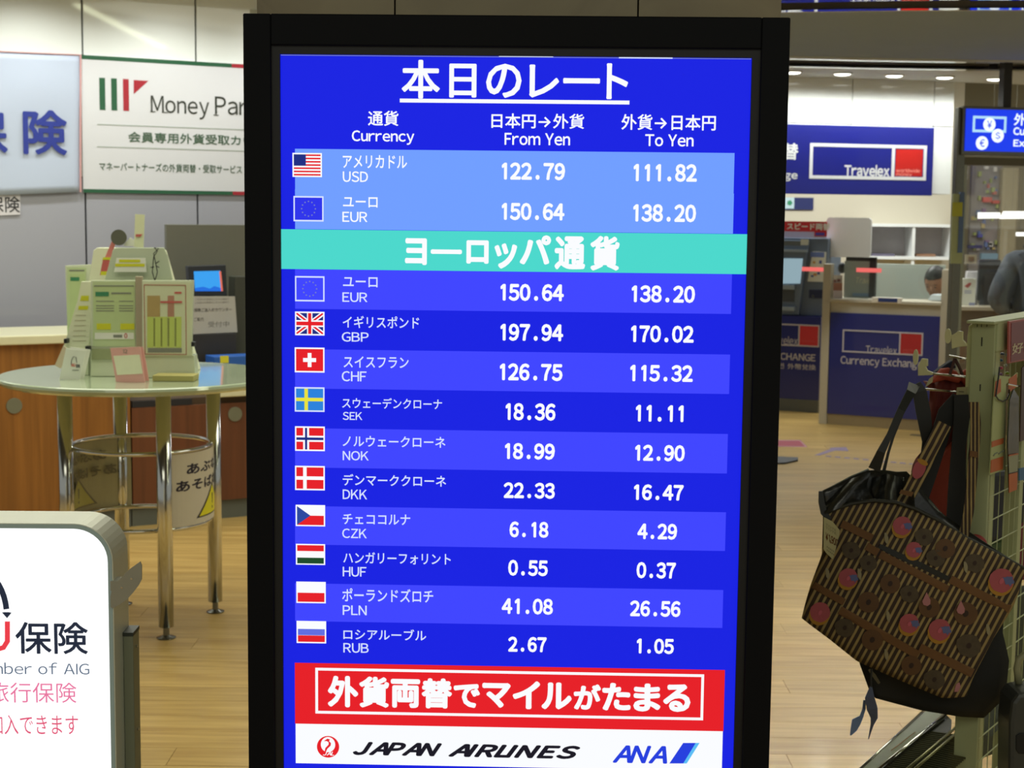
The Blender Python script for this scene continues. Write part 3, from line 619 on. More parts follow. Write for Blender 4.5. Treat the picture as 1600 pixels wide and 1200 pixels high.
# wire clip
q = B(); Wd = 5.99
for pts in ([(241, 387), (246, 392), (240, 402), (238, 425), (242, 439)], [(241, 387), (248, 388), (240, 396), (243, 410), (246, 425), (242, 439)], [(235, 418), (241, 417)], [(243, 412), (249, 408)], [(243, 415), (249, 418)]):
    tube(q, [at(x, y, Wd) for x, y in pts], .0018, 6)
tag(build('wire_spring_clip', q, CLIPB), 'twisted black wire clip hanging on the cream leaflet tower', 'clip')
def holder(name, label, d, bodypts, foot, post):
    F = TF(d); b = F.P(*F.uv((bodypts[0][0]+bodypts[1][0])/2, bodypts[0][1])); b.z = TZ
    t = thing(name, b, label, 'leaflet stand', 'acrylic leaflet stands on the bar table')
    uvp = [F.uv(x, y) for x, y in bodypts]
    q = B(); prism(q, F, uvp, -.02, 0); build('holder_body', q, ACR, t, bevel=.0015)
    us = [a[0] for a in uvp]; q = B(); zb_ = min(a[1] for a in uvp)
    prism(q, F, [(min(us)-.004, TZ+.001), (max(us)+.004, TZ+.001), (max(us), zb_+.004), (min(us), zb_+.004)], -.06, -.001); build('holder_foot', q, ACR, t, bevel=.002)
    return t, F
# centre-left poster holder
h1, F = holder('leaflet_stand', 'leaflet stand with green poster and a red zero price at the centre', 5.93, [(142, 547), (213, 542), (213, 438), (142, 438)], 0, 0)
card(h1, F, quad(145, 440, 211, 541), .001, .003, M('poster_pale_green', (190, 206, 156), .5, noise=.03), 'poster')
card(h1, F, quad(147, 448, 209, 531), .003, .0038, PGR, 'poster_print')
card(h1, F, quad(149, 456, 170, 463), .0038, .0046, DGRN, 'poster_print', 'green title box'); card(h1, F, quad(174, 457, 205, 459.5), .0038, .0046, PGREY, 'poster_print', 'grey text line')
card(h1, F, quad(147, 446, 209, 447.5), .0038, .0046, PGREY, 'poster_print', 'grey text line')
for y in (470, 477, 481, 485): card(h1, F, quad(150, y, 178, y+1.4), .0038, .0044, PGREY, 'poster_print', 'grey text line'); card(h1, F, quad(186, y, 208, y+1.4), .0038, .0044, PGREY, 'poster_print', 'grey text line')
for x in (151, 188): card(h1, F, quad(x, 505.5, x+22, 515), .0038, .0046, PYEL, 'poster_print', 'yellow box')
card(h1, F, quad(148, 520, 209, 530), .0038, .0042, PAPW, 'poster_print', 'white footer')
txt('0', F, 194, 520.5, 199, 528.5, PRED, h1, 'lettering', .0048, .04); card(h1, F, quad(177, 523, 191, 527.5), .0042, .0046, PGREY, 'poster_print', 'grey text line')
card(h1, F, [(143.5, 562), (178, 562), (178, 545), (143.5, 545)], .001, .004, M('leaflet_stack_olive', (150, 158, 116), .5, noise=.1), 'leaflet_stack')
# brown divider pole
q = B(); pxb(q, TF(5.92), 212, 432, 223, 552, -.02, 0); build('side_pocket', q, M('pocket_mauve', (168, 156, 130), .3, noise=.05), h1, bevel=.002)
# right poster holder
h2, F = holder('leaflet_stand', 'leaflet stand with red framed poster and lime stripes on the right', 5.90, [(222, 556), (299, 556), (302, 438), (222, 438)], 0, 0)
card(h2, F, quad(224, 441, 300, 556), .001, .003, M('poster_cream', (208, 214, 178), .5, noise=.02), 'poster')
u0, u1, v0, v1 = F.rect(225.5, 445, 291, 554, .003); q = B(); k = .0022; ring(q, F, [(u0, v0), (u1, v0), (u1, v1), (u0, v1)], [(u0+k, v0+k), (u1-k, v0+k), (u1-k, v1-k), (u0+k, v1-k)], .003, .004); build('poster_border', q, M('border_red', (164, 70, 62), .5), h2)
card(h2, F, quad(230, 462, 250, 495), .003, .004, BRN, 'poster_print', 'brown field')
for x in (230, 241.5, 251.5, 262.5, 273.5): card(h2, F, quad(x, 495, x+10, 543), .003, .004, PLIME, 'poster_print', 'lime stripe')
for x in (239.8, 251, 262, 273): card(h2, F, quad(x, 497, x+2.5, 541), .004, .0044, M('stripe_olive', (134, 142, 70), .5), 'poster_print', 'olive text column')
card(h2, F, quad(262, 462, 272, 495), .003, .004, M('faded_red', (178, 132, 108), .5), 'poster_print'); card(h2, F, quad(250.5, 470.5, 284.5, 473.5), .004, .005, PRED, 'poster_print', 'red line'); card(h2, F, quad(272.5, 456, 283.5, 459), .003, .004, PRED, 'poster_print', 'red line')
card(h2, F, quad(231, 544, 284, 551), .003, .0036, PGREY, 'poster_print', 'grey footer')
# far left holder
h3, F = holder('leaflet_stand', 'tall narrow leaflet stand with green poster behind on the left', 6.28, [(107, 565), (150, 565), (146, 413), (101.5, 415)], 0, 0)
card(h3, F, quad(105, 418, 134, 560), .001, .003, M('poster_pale_green', (190, 206, 156)), 'poster'); card(h3, F, quad(109, 428, 132, 545), .003, .004, PGR, 'poster_print'); card(h3, F, quad(110, 433, 124, 439), .004, .0046, DGRN, 'poster_print', 'green title box'); card(h3, F, quad(108, 421.5, 132, 424), .003, .0036, PGREY, 'poster_print', 'grey text line')
# left leaning leaflet rack
q = B(); F = TF(5.97)
l1 = thing('leaflet_rack', Vector((F.uv(112, 580)[0], 5.97, TZ)), 'leaning cream leaflet rack on the left of the table top', 'leaflet stand')
pts = [F.uv(x, y) for x, y in [(98, 570), (136, 570), (146, 438), (146, 465), (134, 465), (121, 466)]]
card(l1, F, [(96, 552), (137, 552), (143, 500), (143, 440), (127, 440), (121, 470)], -.02, 0, CRM, 'rack_board', bev=.001)
card(l1, F, [(125, 470), (138, 470), (139, 462), (127, 462)], 0, .001, PYEL, 'marker_strip', 'yellow marker')
card(l1, F, [(122, 484), (137, 484), (138, 478), (123, 478)], 0, .001, PYEL, 'marker_strip', 'yellow marker')
for y in (492, 500, 508, 516, 524, 532): card(l1, F, quad(113+(532-y)*.12, y, 134, y+1.2), 0, .001, M('faint_print', (180, 176, 146), .6), 'poster_print')
u0, u1, v0, v1 = F.rect(97, 545, 138, 552); q = B(); fb(q, F, u0+.004, u1-.002, TZ+.001, v1, -.05, -.003); build('rack_foot', q, ACR, l1)
for i, (x, y, w, d) in enumerate(((102, 533, 5, 5.94), (136, 545, 6, 5.90), (301, 538, 5, 5.885))):
    F = TF(d); q = B(); pxb(q, F, x-w/2, y-w/2-1, x+w/2, y+w/2+1, -.03, .004); lab = ['black clip on the leaning leaflet rack edge', 'black clip above the white logo card', 'black clip on the red framed leaflet stand'][i]
    tag(build('binder_clip', q, CLIPB, bevel=.001), lab, 'clip', 'black clips on the table displays')
# logo card box
F = TF(5.80); c0 = Vector((F.uv(112, 588)[0], 5.8, TZ)); cbx = thing('logo_card', c0, 'white folded card with a small arrow logo on the table left', 'card')
uvp = [F.uv(x, y) for x, y in [(92.5, 585), (124, 589), (134.5, 548), (103, 544)]]; uvp[0] = (uvp[0][0], TZ+.001); uvp[1] = (uvp[1][0], TZ+.001)
q = B(); prism(q, F, uvp, -.003, 0); build('card_front', q, PAPW, cbx)
q = B(); prism(q, F, [(u+.004, v) for u, v in uvp], -.05, -.046); build('card_back', q, PAPW, cbx)
q = B(); tube(q, [F.P(*F.uv(x, y), .001) for x, y in [(111, 570), (112, 562), (115, 557), (119, 558), (120, 567)]], .0012, 6); build('arrow', q, M('logo_grey', (120, 118, 116), .6), cbx)
txt('AIU', F, 111, 568, 118, 573, M('logo_red', (220, 90, 70), .6), cbx, 'lettering', .001, .03); txt('保険', F, 118.5, 569, 125, 575, M('logo_dark', (70, 72, 74), .6), cbx, 'lettering', .001, .02); card(cbx, F, quad(113, 578, 123, 579.2), 0, .001, PGREY, 'print_line')
# beige tilted card, pink pad, booklet
q = B(); pxp(q, TF(5.88), [(85.5, 571), (95, 576), (108.5, 548), (99, 540)], -.004, 0); bc = build('beige_card', q, M('card_beige', (204, 188, 160), .6)); tag(bc, 'small beige card leaning left of the white logo card', 'card')
F = TF(5.74); pd = thing('pink_pad', Vector((F.uv(200, 590)[0], 5.74, TZ)), 'pink bordered calendar card standing on the table front', 'calendar')
uvp = [F.uv(x, y) for x, y in [(181, 590), (226.5, 588), (219, 542), (172, 544)]]; uvp[0] = (uvp[0][0], TZ+.001); uvp[1] = (uvp[1][0], TZ+.001)
q = B(); prism(q, F, uvp, -.004, 0); build('pad_board', q, ROSE, pd)
card(pd, F, [(183, 586), (223, 584), (218, 554), (177, 556)], 0, .001, M('pad_paper', (232, 232, 200), .6), 'pad_paper'); txt('12', F, 192, 546, 199, 552, PGREY, pd, 'lettering', .0012, .01)
q = B(); prism(q, F, [(uvp[0][0]+.004, TZ+.001), (uvp[1][0]+.004, TZ+.001), (uvp[2][0], uvp[2][1]-.004), (uvp[3][0], uvp[3][1]-.004)], -.05, -.046); build('pad_back', q, ROSE, pd)
F = TF(5.78); q = B(); u0, u1, v0, v1 = F.rect(238, 576, 302, 585); fb(q, F, u0, u1, TZ+.001, TZ+.022, -.10, 0); tag(build('leaflet_stack', q, OLIVE, bevel=.001), 'low olive stack of leaflets lying at the table right', 'leaflets')

# ================================================================== LEFT COUNTER
LC = Frame(fl(360, 810), 30); LC.o.z = 0
us = LC.uv(205, 700)[0]; zt_ = LC.uv(40, 538)[1]; ue = LC.uv(420, 700)[0]; u_l = us-2.6
zlow = LC.uv(363, 619)[1]
WOOD1 = wood('counter_wood', (124, 78, 24), (154, 100, 38), .5, (14, 14, .6), 2.0, .04); WOOD2 = wood('counter_wood_dark', (92, 50, 24), (110, 62, 32), .5, (14, 14, .6), 2.0, .04)
ct = thing('wooden_counter', LC.P(us-1, 0, -.3), 'high orange-brown wooden counter behind the bar table', 'counter')
n_ = 3
for i in range(n_):
    a = u_l+(us-u_l)*i/n_; q = B(); fb(q, LC, a+.002, u_l+(us-u_l)*(i+1)/n_-.002, .10, zt_, -.02, 0); build('front_panel', q, WOOD1, ct, bevel=.001)
q = B(); fb(q, LC, u_l, us, .0, .10, -.06, -.02); build('plinth', q, M('plinth_grey', (92, 96, 88), .5), ct)
q = B(); fb(q, LC, u_l, us, .1, zt_, -.5, -.02); build('carcass', q, M('carcass', (70, 52, 32), .7), ct)
q = B(); fb(q, LC, u_l, us+.01, zt_, zt_+.045, -.55, .03); build('worktop', q, M('worktop_cream', (216, 212, 176), .35, coat=.3), ct, bevel=.006)
lc2 = thing('low_counter', LC.P(us+.5, 0, -.3), 'low dark brown counter carrying the payment machine', 'counter')
q = B(); fb(q, LC, us+.006, ue+.6, .10, zlow-.035, -.02, 0); build('front_panel', q, WOOD2, lc2, bevel=.001)
q = B(); fb(q, LC, us+.006, ue+.6, 0, .10, -.06, -.02); build('plinth', q, MATS['plinth_grey'], lc2)
q = B(); fb(q, LC, us+.006, ue+.6, .1, zlow-.0, -.8, -.02); build('carcass', q, MATS['carcass'], lc2)
q = B(); fb(q, LC, us+.01, LC.uv(300, 612)[0], zlow-.033, zlow-.002, -.018, -.002); build('gap_shade_strip', q, M('gap_dark', (30, 28, 32), .7), lc2)  # solid dark strip stands in for the shade in the gap
q = B(); fb(q, LC, LC.uv(330, 612)[0], ue+.6, zlow, zlow+.045, -.8, .03); build('worktop', q, MATS['worktop_cream'], lc2, bevel=.006)
for (x, y, par, lb) in ((22, 634, ct, 0), (367, 647, lc2, 0)):
    u, v = LC.uv(x, y); q = B(); disc(q, LC, u, v, .038, 0, .006, 28); build('cable_cap', q, M('cap_grey', (112, 112, 92), .5), par, bevel=.001)['label'] = 'round grey cable cap'
# machines on the low counter
zw = zlow+.045
MF = LC.shift(-.30)
u0, u1, v0, v1 = MF.rect(284, 351, 420, 600); q = B(); fb(q, MF.shift(-.25), u0, u1+.2, zw, MF.shift(-.25).rect(284, 351, 420, 600)[3], -.03, 0); tag(build('partition_board', q, M('partition_grey', (104, 104, 94), .6, noise=.03), bevel=.003), 'dark grey partition board behind the small blue monitor', 'partition')
F = MF; u, v = F.uv(325, 438); mo = thing('monitor', F.P(u, 0, 0)+Vector((0, 0, zw)), 'small dark monitor with bright blue screen behind the leaflet stands', 'monitor')
q = B(); pxp(q, F, [(297, 462), (355, 462), (353, 414), (294, 416)], -.05, 0); build('monitor_case', q, M('monitor_dark', (36, 40, 48), .4), mo, bevel=.003)
q = B(); pxp(q, F, [(305, 455), (347, 455), (344, 423), (303, 424)], 0, .003); build('monitor_screen', q, E('monitor_blue', (56, 160, 240), 1.0), mo)
q = B(); pxp(q, F, [(345.5, 455), (348.5, 455), (345.5, 424), (342.5, 424)], .003, .004); build('screen_edge', q, E('monitor_orange', (220, 110, 90), 1.0), mo)
q = B(); pxp(q, F, [(304.5, 455), (346, 455), (345, 450), (335, 447), (328, 451), (318, 448), (305, 450)], .003, .0035); build('screen_picture', q, E('monitor_deep', (30, 110, 220), 1.0), mo)
u0, u1, v0, v1 = F.rect(315, 460, 335, 600); q = B(); fb(q, F, u0, u1, zw, v1, -.05, -.01); build('monitor_stand', q, MATS['monitor_dark'], mo)
F = MF.shift(.06); u0, u1, v0, v1 = F.rect(300, 520, 370, 600); q = B(); fb(q, F, u0-.05, u1, zw, F.uv(330, 522)[1], -.10, 0); mb = tag(build('machine_box', q, M('machine_black', (44, 42, 42), .5), bevel=.004), 'black machine box below the white notice on the low counter', 'machine')
q = B(); pxp(q, F, [(302, 522), (371, 519), (367, 463), (302, 463)], .002, .006); pn = tag(build('paper_notice', q, M('notice_paper', (172, 170, 164), .6, noise=.02)), 'white printed notice taped below the small monitor', 'notice')
for i, y in enumerate((466, 471)): txt('ご利用のお客様はこちらの機械で', F, 305, y, 358, y+3, M('notice_ink', (110, 108, 104), .6), pn, 'lettering', .0068)
txt('保険ご加入のカウンター', F, 303, 481, 362, 487, M('notice_ink_dark', (60, 58, 56), .6), pn, 'lettering', .0068, .01)
txt('ご案内', F, 303, 496, 318, 502, MATS['notice_ink_dark'], pn, 'lettering', .0068); txt('受付中', F, 325, 502, 358, 511, MATS['notice_ink'], pn, 'lettering', .0068)
q = B(); sphere(q, MF.P(*MF.uv(359, 430), -.1), .008); tag(build('green_led', q, E('led_green', (60, 220, 110), 1.2)), 'tiny green indicator light right of the monitor', 'light')
q = B(); pxp(q, MF, [(366, 600), (395, 600), (395, 432), (367, 432)], -.12, -.02); tag(build('card_reader', q, M('reader_grey', (58, 60, 52), .5), bevel=.004), 'dark grey device at the display edge beside the monitor', 'machine')
F = LC.shift(-.05); u0, u1, v0, v1 = F.rect(335, 558, 395, 568); q = B(); zz = zw
fb(q, F, u0, u1+.05, zz, F.uv(360, 557)[1], -.14, 0); bb = tag(build('blue_box', q, M('box_blue', (34, 88, 170), .5), bevel=.003), 'blue box with yellow pattern on the low counter', 'box')
q = B(); fb(q, F, *F.rect(344, 557, 357, 566)[:2], F.uv(350, 567)[1], F.uv(350, 556.5)[1]+.002, 0, .003); build('yellow_print', q, M('box_yellow', (206, 200, 50), .5), bb)

# ================================================================== BANNERS ON THE LEFT WALL
LB = LW.shift(.012)
def grid_cloth(F, x0, y0l, y0r, x1, y1l, y1r, w, amp, nx=24, ny=18):
    q = B(); g = []
    for j in range(ny+1):
        row = []
        for i in range(nx+1):
            s, t = i/nx, j/ny; x = x0+(x1-x0)*s; y = (y0l+(y0r-y0l)*s)*(1-t)+(y1l+(y1r-y1l)*s)*t
            u, v = F.uv(x, y); row.append(q.verts.new(F.P(u, v, w+amp*(math.sin(9*(s*.8+t*.9))*.5+math.sin(4*s-7*t)*.5))))
        g.append(row)
    for a, b_ in zip(g, g[1:]):
        for i in range(nx): q.faces.new([a[i], a[i+1], b_[i+1], b_[i]])
    return q
q = grid_cloth(LB, -190, 72, 86, 126.5, 312, 300, .006, .005)
bn1 = tag(build('cloth_banner', q, M('banner_cloth', (178, 188, 208), .55, noise=.02, scale=2), smooth=True), 'pale blue cloth banner with large blue characters at the left edge', 'banner')
so = bn1.modifiers.new('thickness', 'SOLIDIFY'); so.thickness = .002
BI = M('banner_blue_ink', (34, 50, 140), .5)
txt('険', LB, 36, 172, 105, 242, BI, bn1, 'lettering', .016, .022); txt('保', LB, -58, 172, 12, 241, BI, bn1, 'lettering', .016, .022)
q = B(); pxp(q, LB, [(-190, 73), (126, 86.5), (126, 85), (-190, 71)], .006, .013); build('top_hem', q, M('hem_pink', (200, 150, 150), .5), bn1); q = B(); pxp(q, LB, [(124.8, 300), (127.2, 300), (127.2, 85), (124.8, 85)], .006, .0135); build('side_hem', q, MATS['hem_pink'], bn1)
for x in (-120,):
    q = B(); u, v = LB.uv(x, 86 if x > 0 else 76, .01); disc(q, LB, u, v, .012, -.012, .016, 14); build('eyelet', q, CHROME, bn1)
q = B(); pxp(q, LB, [(-110, 340), (31.5, 335.5), (31.5, 301), (-110, 300)], -.01, -.004); sm = tag(build('name_sign', q, M('sign_pinkwhite', (206, 202, 206), .5)), 'small white sign with black characters below the cloth banner', 'sign')
SI = M('sign_black_ink', (34, 34, 38), .5); txt('険', LB, 8, 307, 31, 332, SI, sm, 'lettering', -.003, .01); txt('保', LB, -17, 307, 5.5, 332, SI, sm, 'lettering', -.003, .01)
LBn = LW.shift(.004)
bn2 = thing('glossy_banner', LBn.P(*LBn.uv(400, 300)), 'white glossy banner with green and red stripes and bar logo', 'banner')
def bq(x0, x1, yl0, yr0, yl1, yr1, w0, w1, mat, name, par, F=LBn):  # strip with sloping top/bottom given at x0 and x1
    q = B(); pxp(q, F, [(x0, yl1), (x1, yr1), (x1, yr0), (x0, yl0)], w0, w1); return build(name, q, mat, par)
XR = 620
def lin2(y129, y381, x): return y129+(y381-y129)*(x-129)/252
BW = M('banner_white', (208, 208, 212), .35, coat=.8, noise=.01)
u0, v0 = LBn.uv(129.5, 301); _, v1 = LBn.uv(129.5, 86); ur = LBn.uv(XR, 200)[0]
q = B(); fb(q, LBn, u0, ur, v0, v1, 0, .010); build('banner_sheet', q, BW, bn2)
GN = M('banner_green', (28, 84, 54), .4, coat=.6); RD = M('banner_red', (158, 30, 44), .4, coat=.6)
us_ = LBn.uv(361, 100)[0]; sh_ = v1-LBn.uv(129.5, 92.5)[1]
for va, vb in ((v1-sh_, v1), (v0, v0+sh_*.9)):
    q = B(); fb(q, LBn, u0, us_, va, vb, .010, .0112); build('stripe', q, GN, bn2); q = B(); fb(q, LBn, us_, ur, va, vb, .010, .0112); build('stripe', q, RD, bn2)['label'] = 'red stripe'
W1 = .0115
va, vb = LBn.uv(173, 172.5)[1], LBn.uv(173, 122.5)[1]
for x0, x1, mt in ((154.5, 163.5, GN), (173, 182, GN), (191.5, 200.5, RD)):
    a, b_ = LBn.uv(x0, 148)[0], LBn.uv(x1, 148)[0]; q = B(); fb(q, LBn, a, b_, va, vb, .010, W1); build('logo_bar', q, mt, bn2)
q = B(); pxp(q, LBn, [(209, 147), (232, 126.3), (209, 125)], .010, W1); build('logo_bar', q, RD, bn2)['label'] = 'red triangle'
GK = M('banner_dark_ink', (46, 50, 42), .5); GI = M('banner_green_ink', (64, 92, 72), .5)
W2 = .012
def wtx(s, F, xl, ytop_l, ybot_l, xr, mat, par, w, bold, slope=None, **k):
    """text whose left end spans ytop..ybot at xl; runs along the wall to xr"""
    a, vb_ = F.uv(xl, ybot_l, w); _, vt = F.uv(xl, ytop_l, w); b_ = F.uv(xr, ybot_l, w)[0]
    return build('lettering', text_bm(s, F, a, b_, vb_, vt, w, bold, **k), mat, par, smooth=None)
wtx('Money', LBn, 236, 149, 183.5, 327, GK, bn2, W2, .004); wtx('Partners', LBn, 336, 150.5, 178.5, 478, GK, bn2, W2, .004)
# serif feet of the lettering
q = B()
for x0, x1, y in ((235, 243, 174.8), (253, 262, 176), (333.5, 341.5, 180.2)):
    pxb(q, LBn, x0, y-1, x1, y+.4, W2-.0002, W2+.0002)
build('lettering', q, GK, bn2)
wtx('会員専用外貨受取カウンター', LBn, 200.5, 205.5, 222, 452, GI, bn2, W2, .016)
wtx('マネーパートナーズの外貨両替・受取サービス', LBn, 155.5, 253, 266.5, 378, GI, bn2, W2, .010)
RG = M('rule_grey', (150, 158, 150), .5)
for xl_, yl_, xr_ in ((152, 194.3, 600), (152, 229.2, 600)):
    a, vb_ = LBn.uv(xl_, yl_, W1); q = B(); fb(q, LBn, a, LBn.uv(xr_, 220)[0], vb_-.0025, vb_+.0025, .010, W1); build('rule', q, RG, bn2)
# ================================================================== RIGHT: FASCIA
RB = RW.shift(.004)
fa = thing('exchange_fascia', RB.P(*RB.uv(1360, 304)), 'blue fascia board with white outlined box and red square above the booth', 'sign')
FB_ = M('fascia_blue', (14, 22, 118), .35, coat=.6, noise=.02); FWh = M('fascia_white', (206, 208, 210), .4, noise=.01); FR = M('fascia_red', (180, 28, 22), .4)
ul, ur, vb, vt = RB.rect(1100, 200, 1456, 305); vt = RB.uv(1345, 197)[1]; vb = RB.uv(1345, 304.5)[1]
q = B(); fb(q, RB, ul, ur, vb, vt, 0, .02); build('board', q, FB_, fa, bevel=.002)
W_ = .0205
a0, a1 = RB.uv(1265, 250, W_)[0], RB.uv(1447.5, 250, W_)[0]; b1 = RB.uv(1356, 225.5, W_)[1]; b0 = RB.uv(1356, 280.5, W_)[1]
k = .0235; ms = RB.uv(1395.5, 250, W_)[0]
q = B(); ring(q, RB, [(a0, b0), (a1, b0), (a1, b1), (a0, b1)], [(a0+k, b0+k), (a1-k, b0+k), (a1-k, b1-k), (a0+k, b1-k)], .02, .024); fb(q, RB, ms-k/2, ms+k/2, b0+k, b1-k, .02, .024); build('outline', q, FWh, fa)
q = B(); fb(q, RB, ms+k/2+.008, a1-k-.008, b0+k+.006, b1-k-.006, .02, .0235); build('red_square', q, FR, fa)
def rtx(s, F, x0, x1, yt, yb, mat, par, w, bold=0.0, **k):
    xm = (x0+x1)/2; a, b_ = F.uv(x0, yb, w)[0], F.uv(x1, yb, w)[0]
    return build('lettering', text_bm(s, F, a, b_, F.uv(xm, yb, w)[1], F.uv(xm, yt, w)[1], w, bold, **k), mat, par, smooth=None)
rtx('Travelex', RB, 1319, 1389.5, 257.5, 275.5, FWh, fa, .0225, .035)
FP = M('print_pale_red', (236, 150, 140), .5)
rtx('worldwide', RB, 1400, 1437, 263.5, 269.5, FP, fa, .0245, .01); rtx('money', RB, 1400, 1424.5, 271, 277, FP, fa, .0245, .01)
rtx('外貨両替', RB, 1150, 1247, 222.5, 249, FWh, fa, .0225, .03); rtx('Currency Exchange', RB, 1080, 1246, 265.5, 282, FWh, fa, .0225, .03)
# ---- hanging lit sign
HS = PF.shift(.03)
hs = thing('lit_hanging_sign', HS.P(*HS.uv(1560, 246)), 'lit blue hanging sign with banknote and coin symbols, top right', 'sign')
u0, u1, v0, v1 = HS.rect(1505, 168, 1700, 244); 
q = B(); fb(q, HS, u0, u1, v0, v1, -.06, -.01); build('sign_case', q, GREYSTEEL, hs, bevel=.004)
u0b, _, v0b, v1b = HS.rect(1509.5, 172.5, 1700, 237.5)
q = B(); fb(q, HS, u0b, u1-.02, v0b, v1b, -.01, 0); build('lit_face', q, E('sign_blue_glow', (30, 62, 232), 1.05), hs)
GW = E('sign_white_glow', (236, 246, 255), 1.2); GB = E('sign_blue_glow2', (40, 70, 225), 1.0); GSK = E('sign_pale_glow', (180, 226, 250), 1.0)
n0, n1, m0, m1 = HS.rect(1520, 181.5, 1572.5, 207, .001); k = .016
q = B(); ring(q, HS, [(n0, m0), (n1, m0), (n1, m1), (n0, m1)], [(n0+k, m0+k), (n1-k, m0+k), (n1-k, m1-k), (n0+k, m1-k)], 0, .001); build('banknote_symbol', q, GSK, hs)
for x, y, ch in ((1546, 194.5, '¥'), (1559, 212, '$'), (1534.5, 223.5, '€')):
    u, v = HS.uv(x, y, .002); q = B(); disc(q, HS, u, v, .0425, .001, .002, 30); cs = build('coin_symbol', q, GW, hs)
    build('lettering', text_bm(ch, HS, u-.018, u+.018, v-.024, v+.024, .003, .012), GB, hs, smooth=None)
rtx('外貨両替', HS, 1584, 1660, 178, 197, GW, hs, .002, .02); rtx('Currency', HS, 1583, 1650, 199.5, 215, GW, hs, .002, .03); rtx('Exchange', HS, 1583, 1655, 218, 233, GW, hs, .002, .03)
u, v = HS.uv(1580, 168); q = B(); fb(q, HS, u-.028, u+.028, v1-.01, HS.uv(1586, 92)[1], -.11, -.05); build('hanging_rod', q, M('rod_dark', (62, 60, 54), .5, metal=.4), hs)

# ================================================================== EXCHANGE BOOTH
BF = Frame(fl(1286, 662), -28); BF.o.z = 0
CREAM = M('booth_cream', (182, 174, 154), .5, noise=.02); NB = M('booth_blue', (22, 32, 112), .4, coat=.4, noise=.03); BEI = M('booth_base', (150, 132, 98), .5)
bt = thing('exchange_booth', BF.P(.4, 0, -.5), 'cream exchange booth with blue front panel and glass screen', 'counter')
ur = BF.uv(1476, 560)[0]; pzt = BF.uv(1284, 412)[1]; zc = BF.uv(1380, 472)[1]
q = B(); fb(q, BF, -.03, .03, 0, pzt, -.06, .02); build('post', q, CREAM, bt, bevel=.003)
q = B(); fb(q, BF, ur-.04, ur+.01, 0, pzt-.02, -.06, .02); build('post', q, CREAM, bt, bevel=.003)
q = B(); fb(q, BF, .03, ur-.04, 0, zc-.01, -.05, 0); build('front_frame', q, CREAM, bt)
pt, pb = BF.uv(1380, 491)[1], BF.uv(1380, 652)[1]
q = B(); fb(q, BF, .033, ur-.043, pb, pt, 0, .012); bp = build('front_panel', q, NB, bt, bevel=.001); bp['label'] = 'dark blue front panel'
q = B(); fb(q, BF, .033, ur-.043, 0, pb, 0, .006); build('base_panel', q, BEI, bt)
q = B(); fb(q, BF, .0, ur-.02, zc-.012, zc+.012, -.36, .02); build('counter_top', q, CREAM, bt, bevel=.003)
q = B(); fb(q, BF, .04, ur-.05, zc+.012, pzt-.02, -.03, -.022); build('glass_screen', q, M('booth_glass', (206, 224, 214), .04, trans=.85, alpha=.10, noise=0), bt)
W_ = .0125; CW = M('counter_white', (196, 190, 196), .5); CRd = M('counter_red', (176, 34, 36), .5)
a0, a1 = BF.uv(1316.5, 535, W_)[0], BF.uv(1442, 540, W_)[0]; b1, b0 = BF.uv(1380, 517.5, W_)[1], BF.uv(1380, 553, W_)[1]; k = .010; ms = BF.uv(1406, 538, W_)[0]
q = B(); ring(q, BF, [(a0, b0), (a1, b0), (a1, b1), (a0, b1)], [(a0+k, b0+k), (a1-k, b0+k), (a1-k, b1-k), (a0+k, b1-k)], .012, .016); fb(q, BF, ms-k/2, ms+k/2, b0+k, b1-k, .012, .016); build('outline', q, CW, bt)
q = B(); fb(q, BF, ms+k/2, a1-k, b0+k, b1-k, .012, .015); build('red_square', q, CRd, bt)
rtx('Travelex', BF, 1352.5, 1401, 540.5, 553, CW, bt, .014, .004); rtx('worldwide', BF, 1410, 1436, 545, 549, M('print_dim_red', (200, 90, 86), .5), bt, .016, 0); rtx('money', BF, 1410, 1428, 550, 554, MATS['print_dim_red'], bt, .016, 0)
rtx('Currency Exchange', BF, 1313, 1441, 558.5, 575.5, CW, bt, .014, .016)
# tray and little things on the booth counter
q = B(); pxb(q, BF, 1362, 465, 1408, 474, -.02, .03); tr = tag(build('coin_tray', q, M('tray_cream', (214, 206, 190), .5), bevel=.004), 'cream coin tray in the window opening of the booth', 'tray')
q = B(); pxb(q, BF, 1372, 466, 1402, 472, .03, .034); build('tray_slot', q, M('slot_navy', (30, 48, 104), .5), tr)
GF = BF.shift(-.12)
lf = thing('leaflet_holder', GF.P(*GF.uv(1307, 468)), 'leaflets in a small holder at the left end of the booth counter', 'leaflets')
for (y0, y1, c, nm) in ((430, 447, (196, 186, 176), 'leaflet'), (442, 455, (170, 112, 88), 'leaflet'), (454, 467, (214, 196, 196), 'leaflet')):
    q = B(); pxb(q, GF, 1296.5, y0, 1316, y1, (y0-430)*.001, (y0-430)*.001+.008); build(nm, q, M('leaflet_%d' % y0, c, .6, noise=.2, scale=60), lf)
for (x0, y0, x1, y1) in ((1300, 437, 1306, 441), (1308, 436, 1313, 440)):
    q = B(); pxb(q, GF, x0, y0, x1, y1, .008, .011); build('leaflet_print', q, M('print_maroon', (110, 50, 50), .6), lf)
q = B(); sphere(q, GF.P(*GF.uv(1313, 419), -.05), .032, 1, 1, 1.35); tag(build('desk_ornament', q, M('ornament_black', (28, 30, 30), .5), smooth=True), 'small black rounded item behind the leaflets in the booth', 'ornament')
nt_ = thing('notice_frame', GF.P(*GF.uv(1345, 468)), 'dark framed glass notice standing inside the booth screen', 'notice')
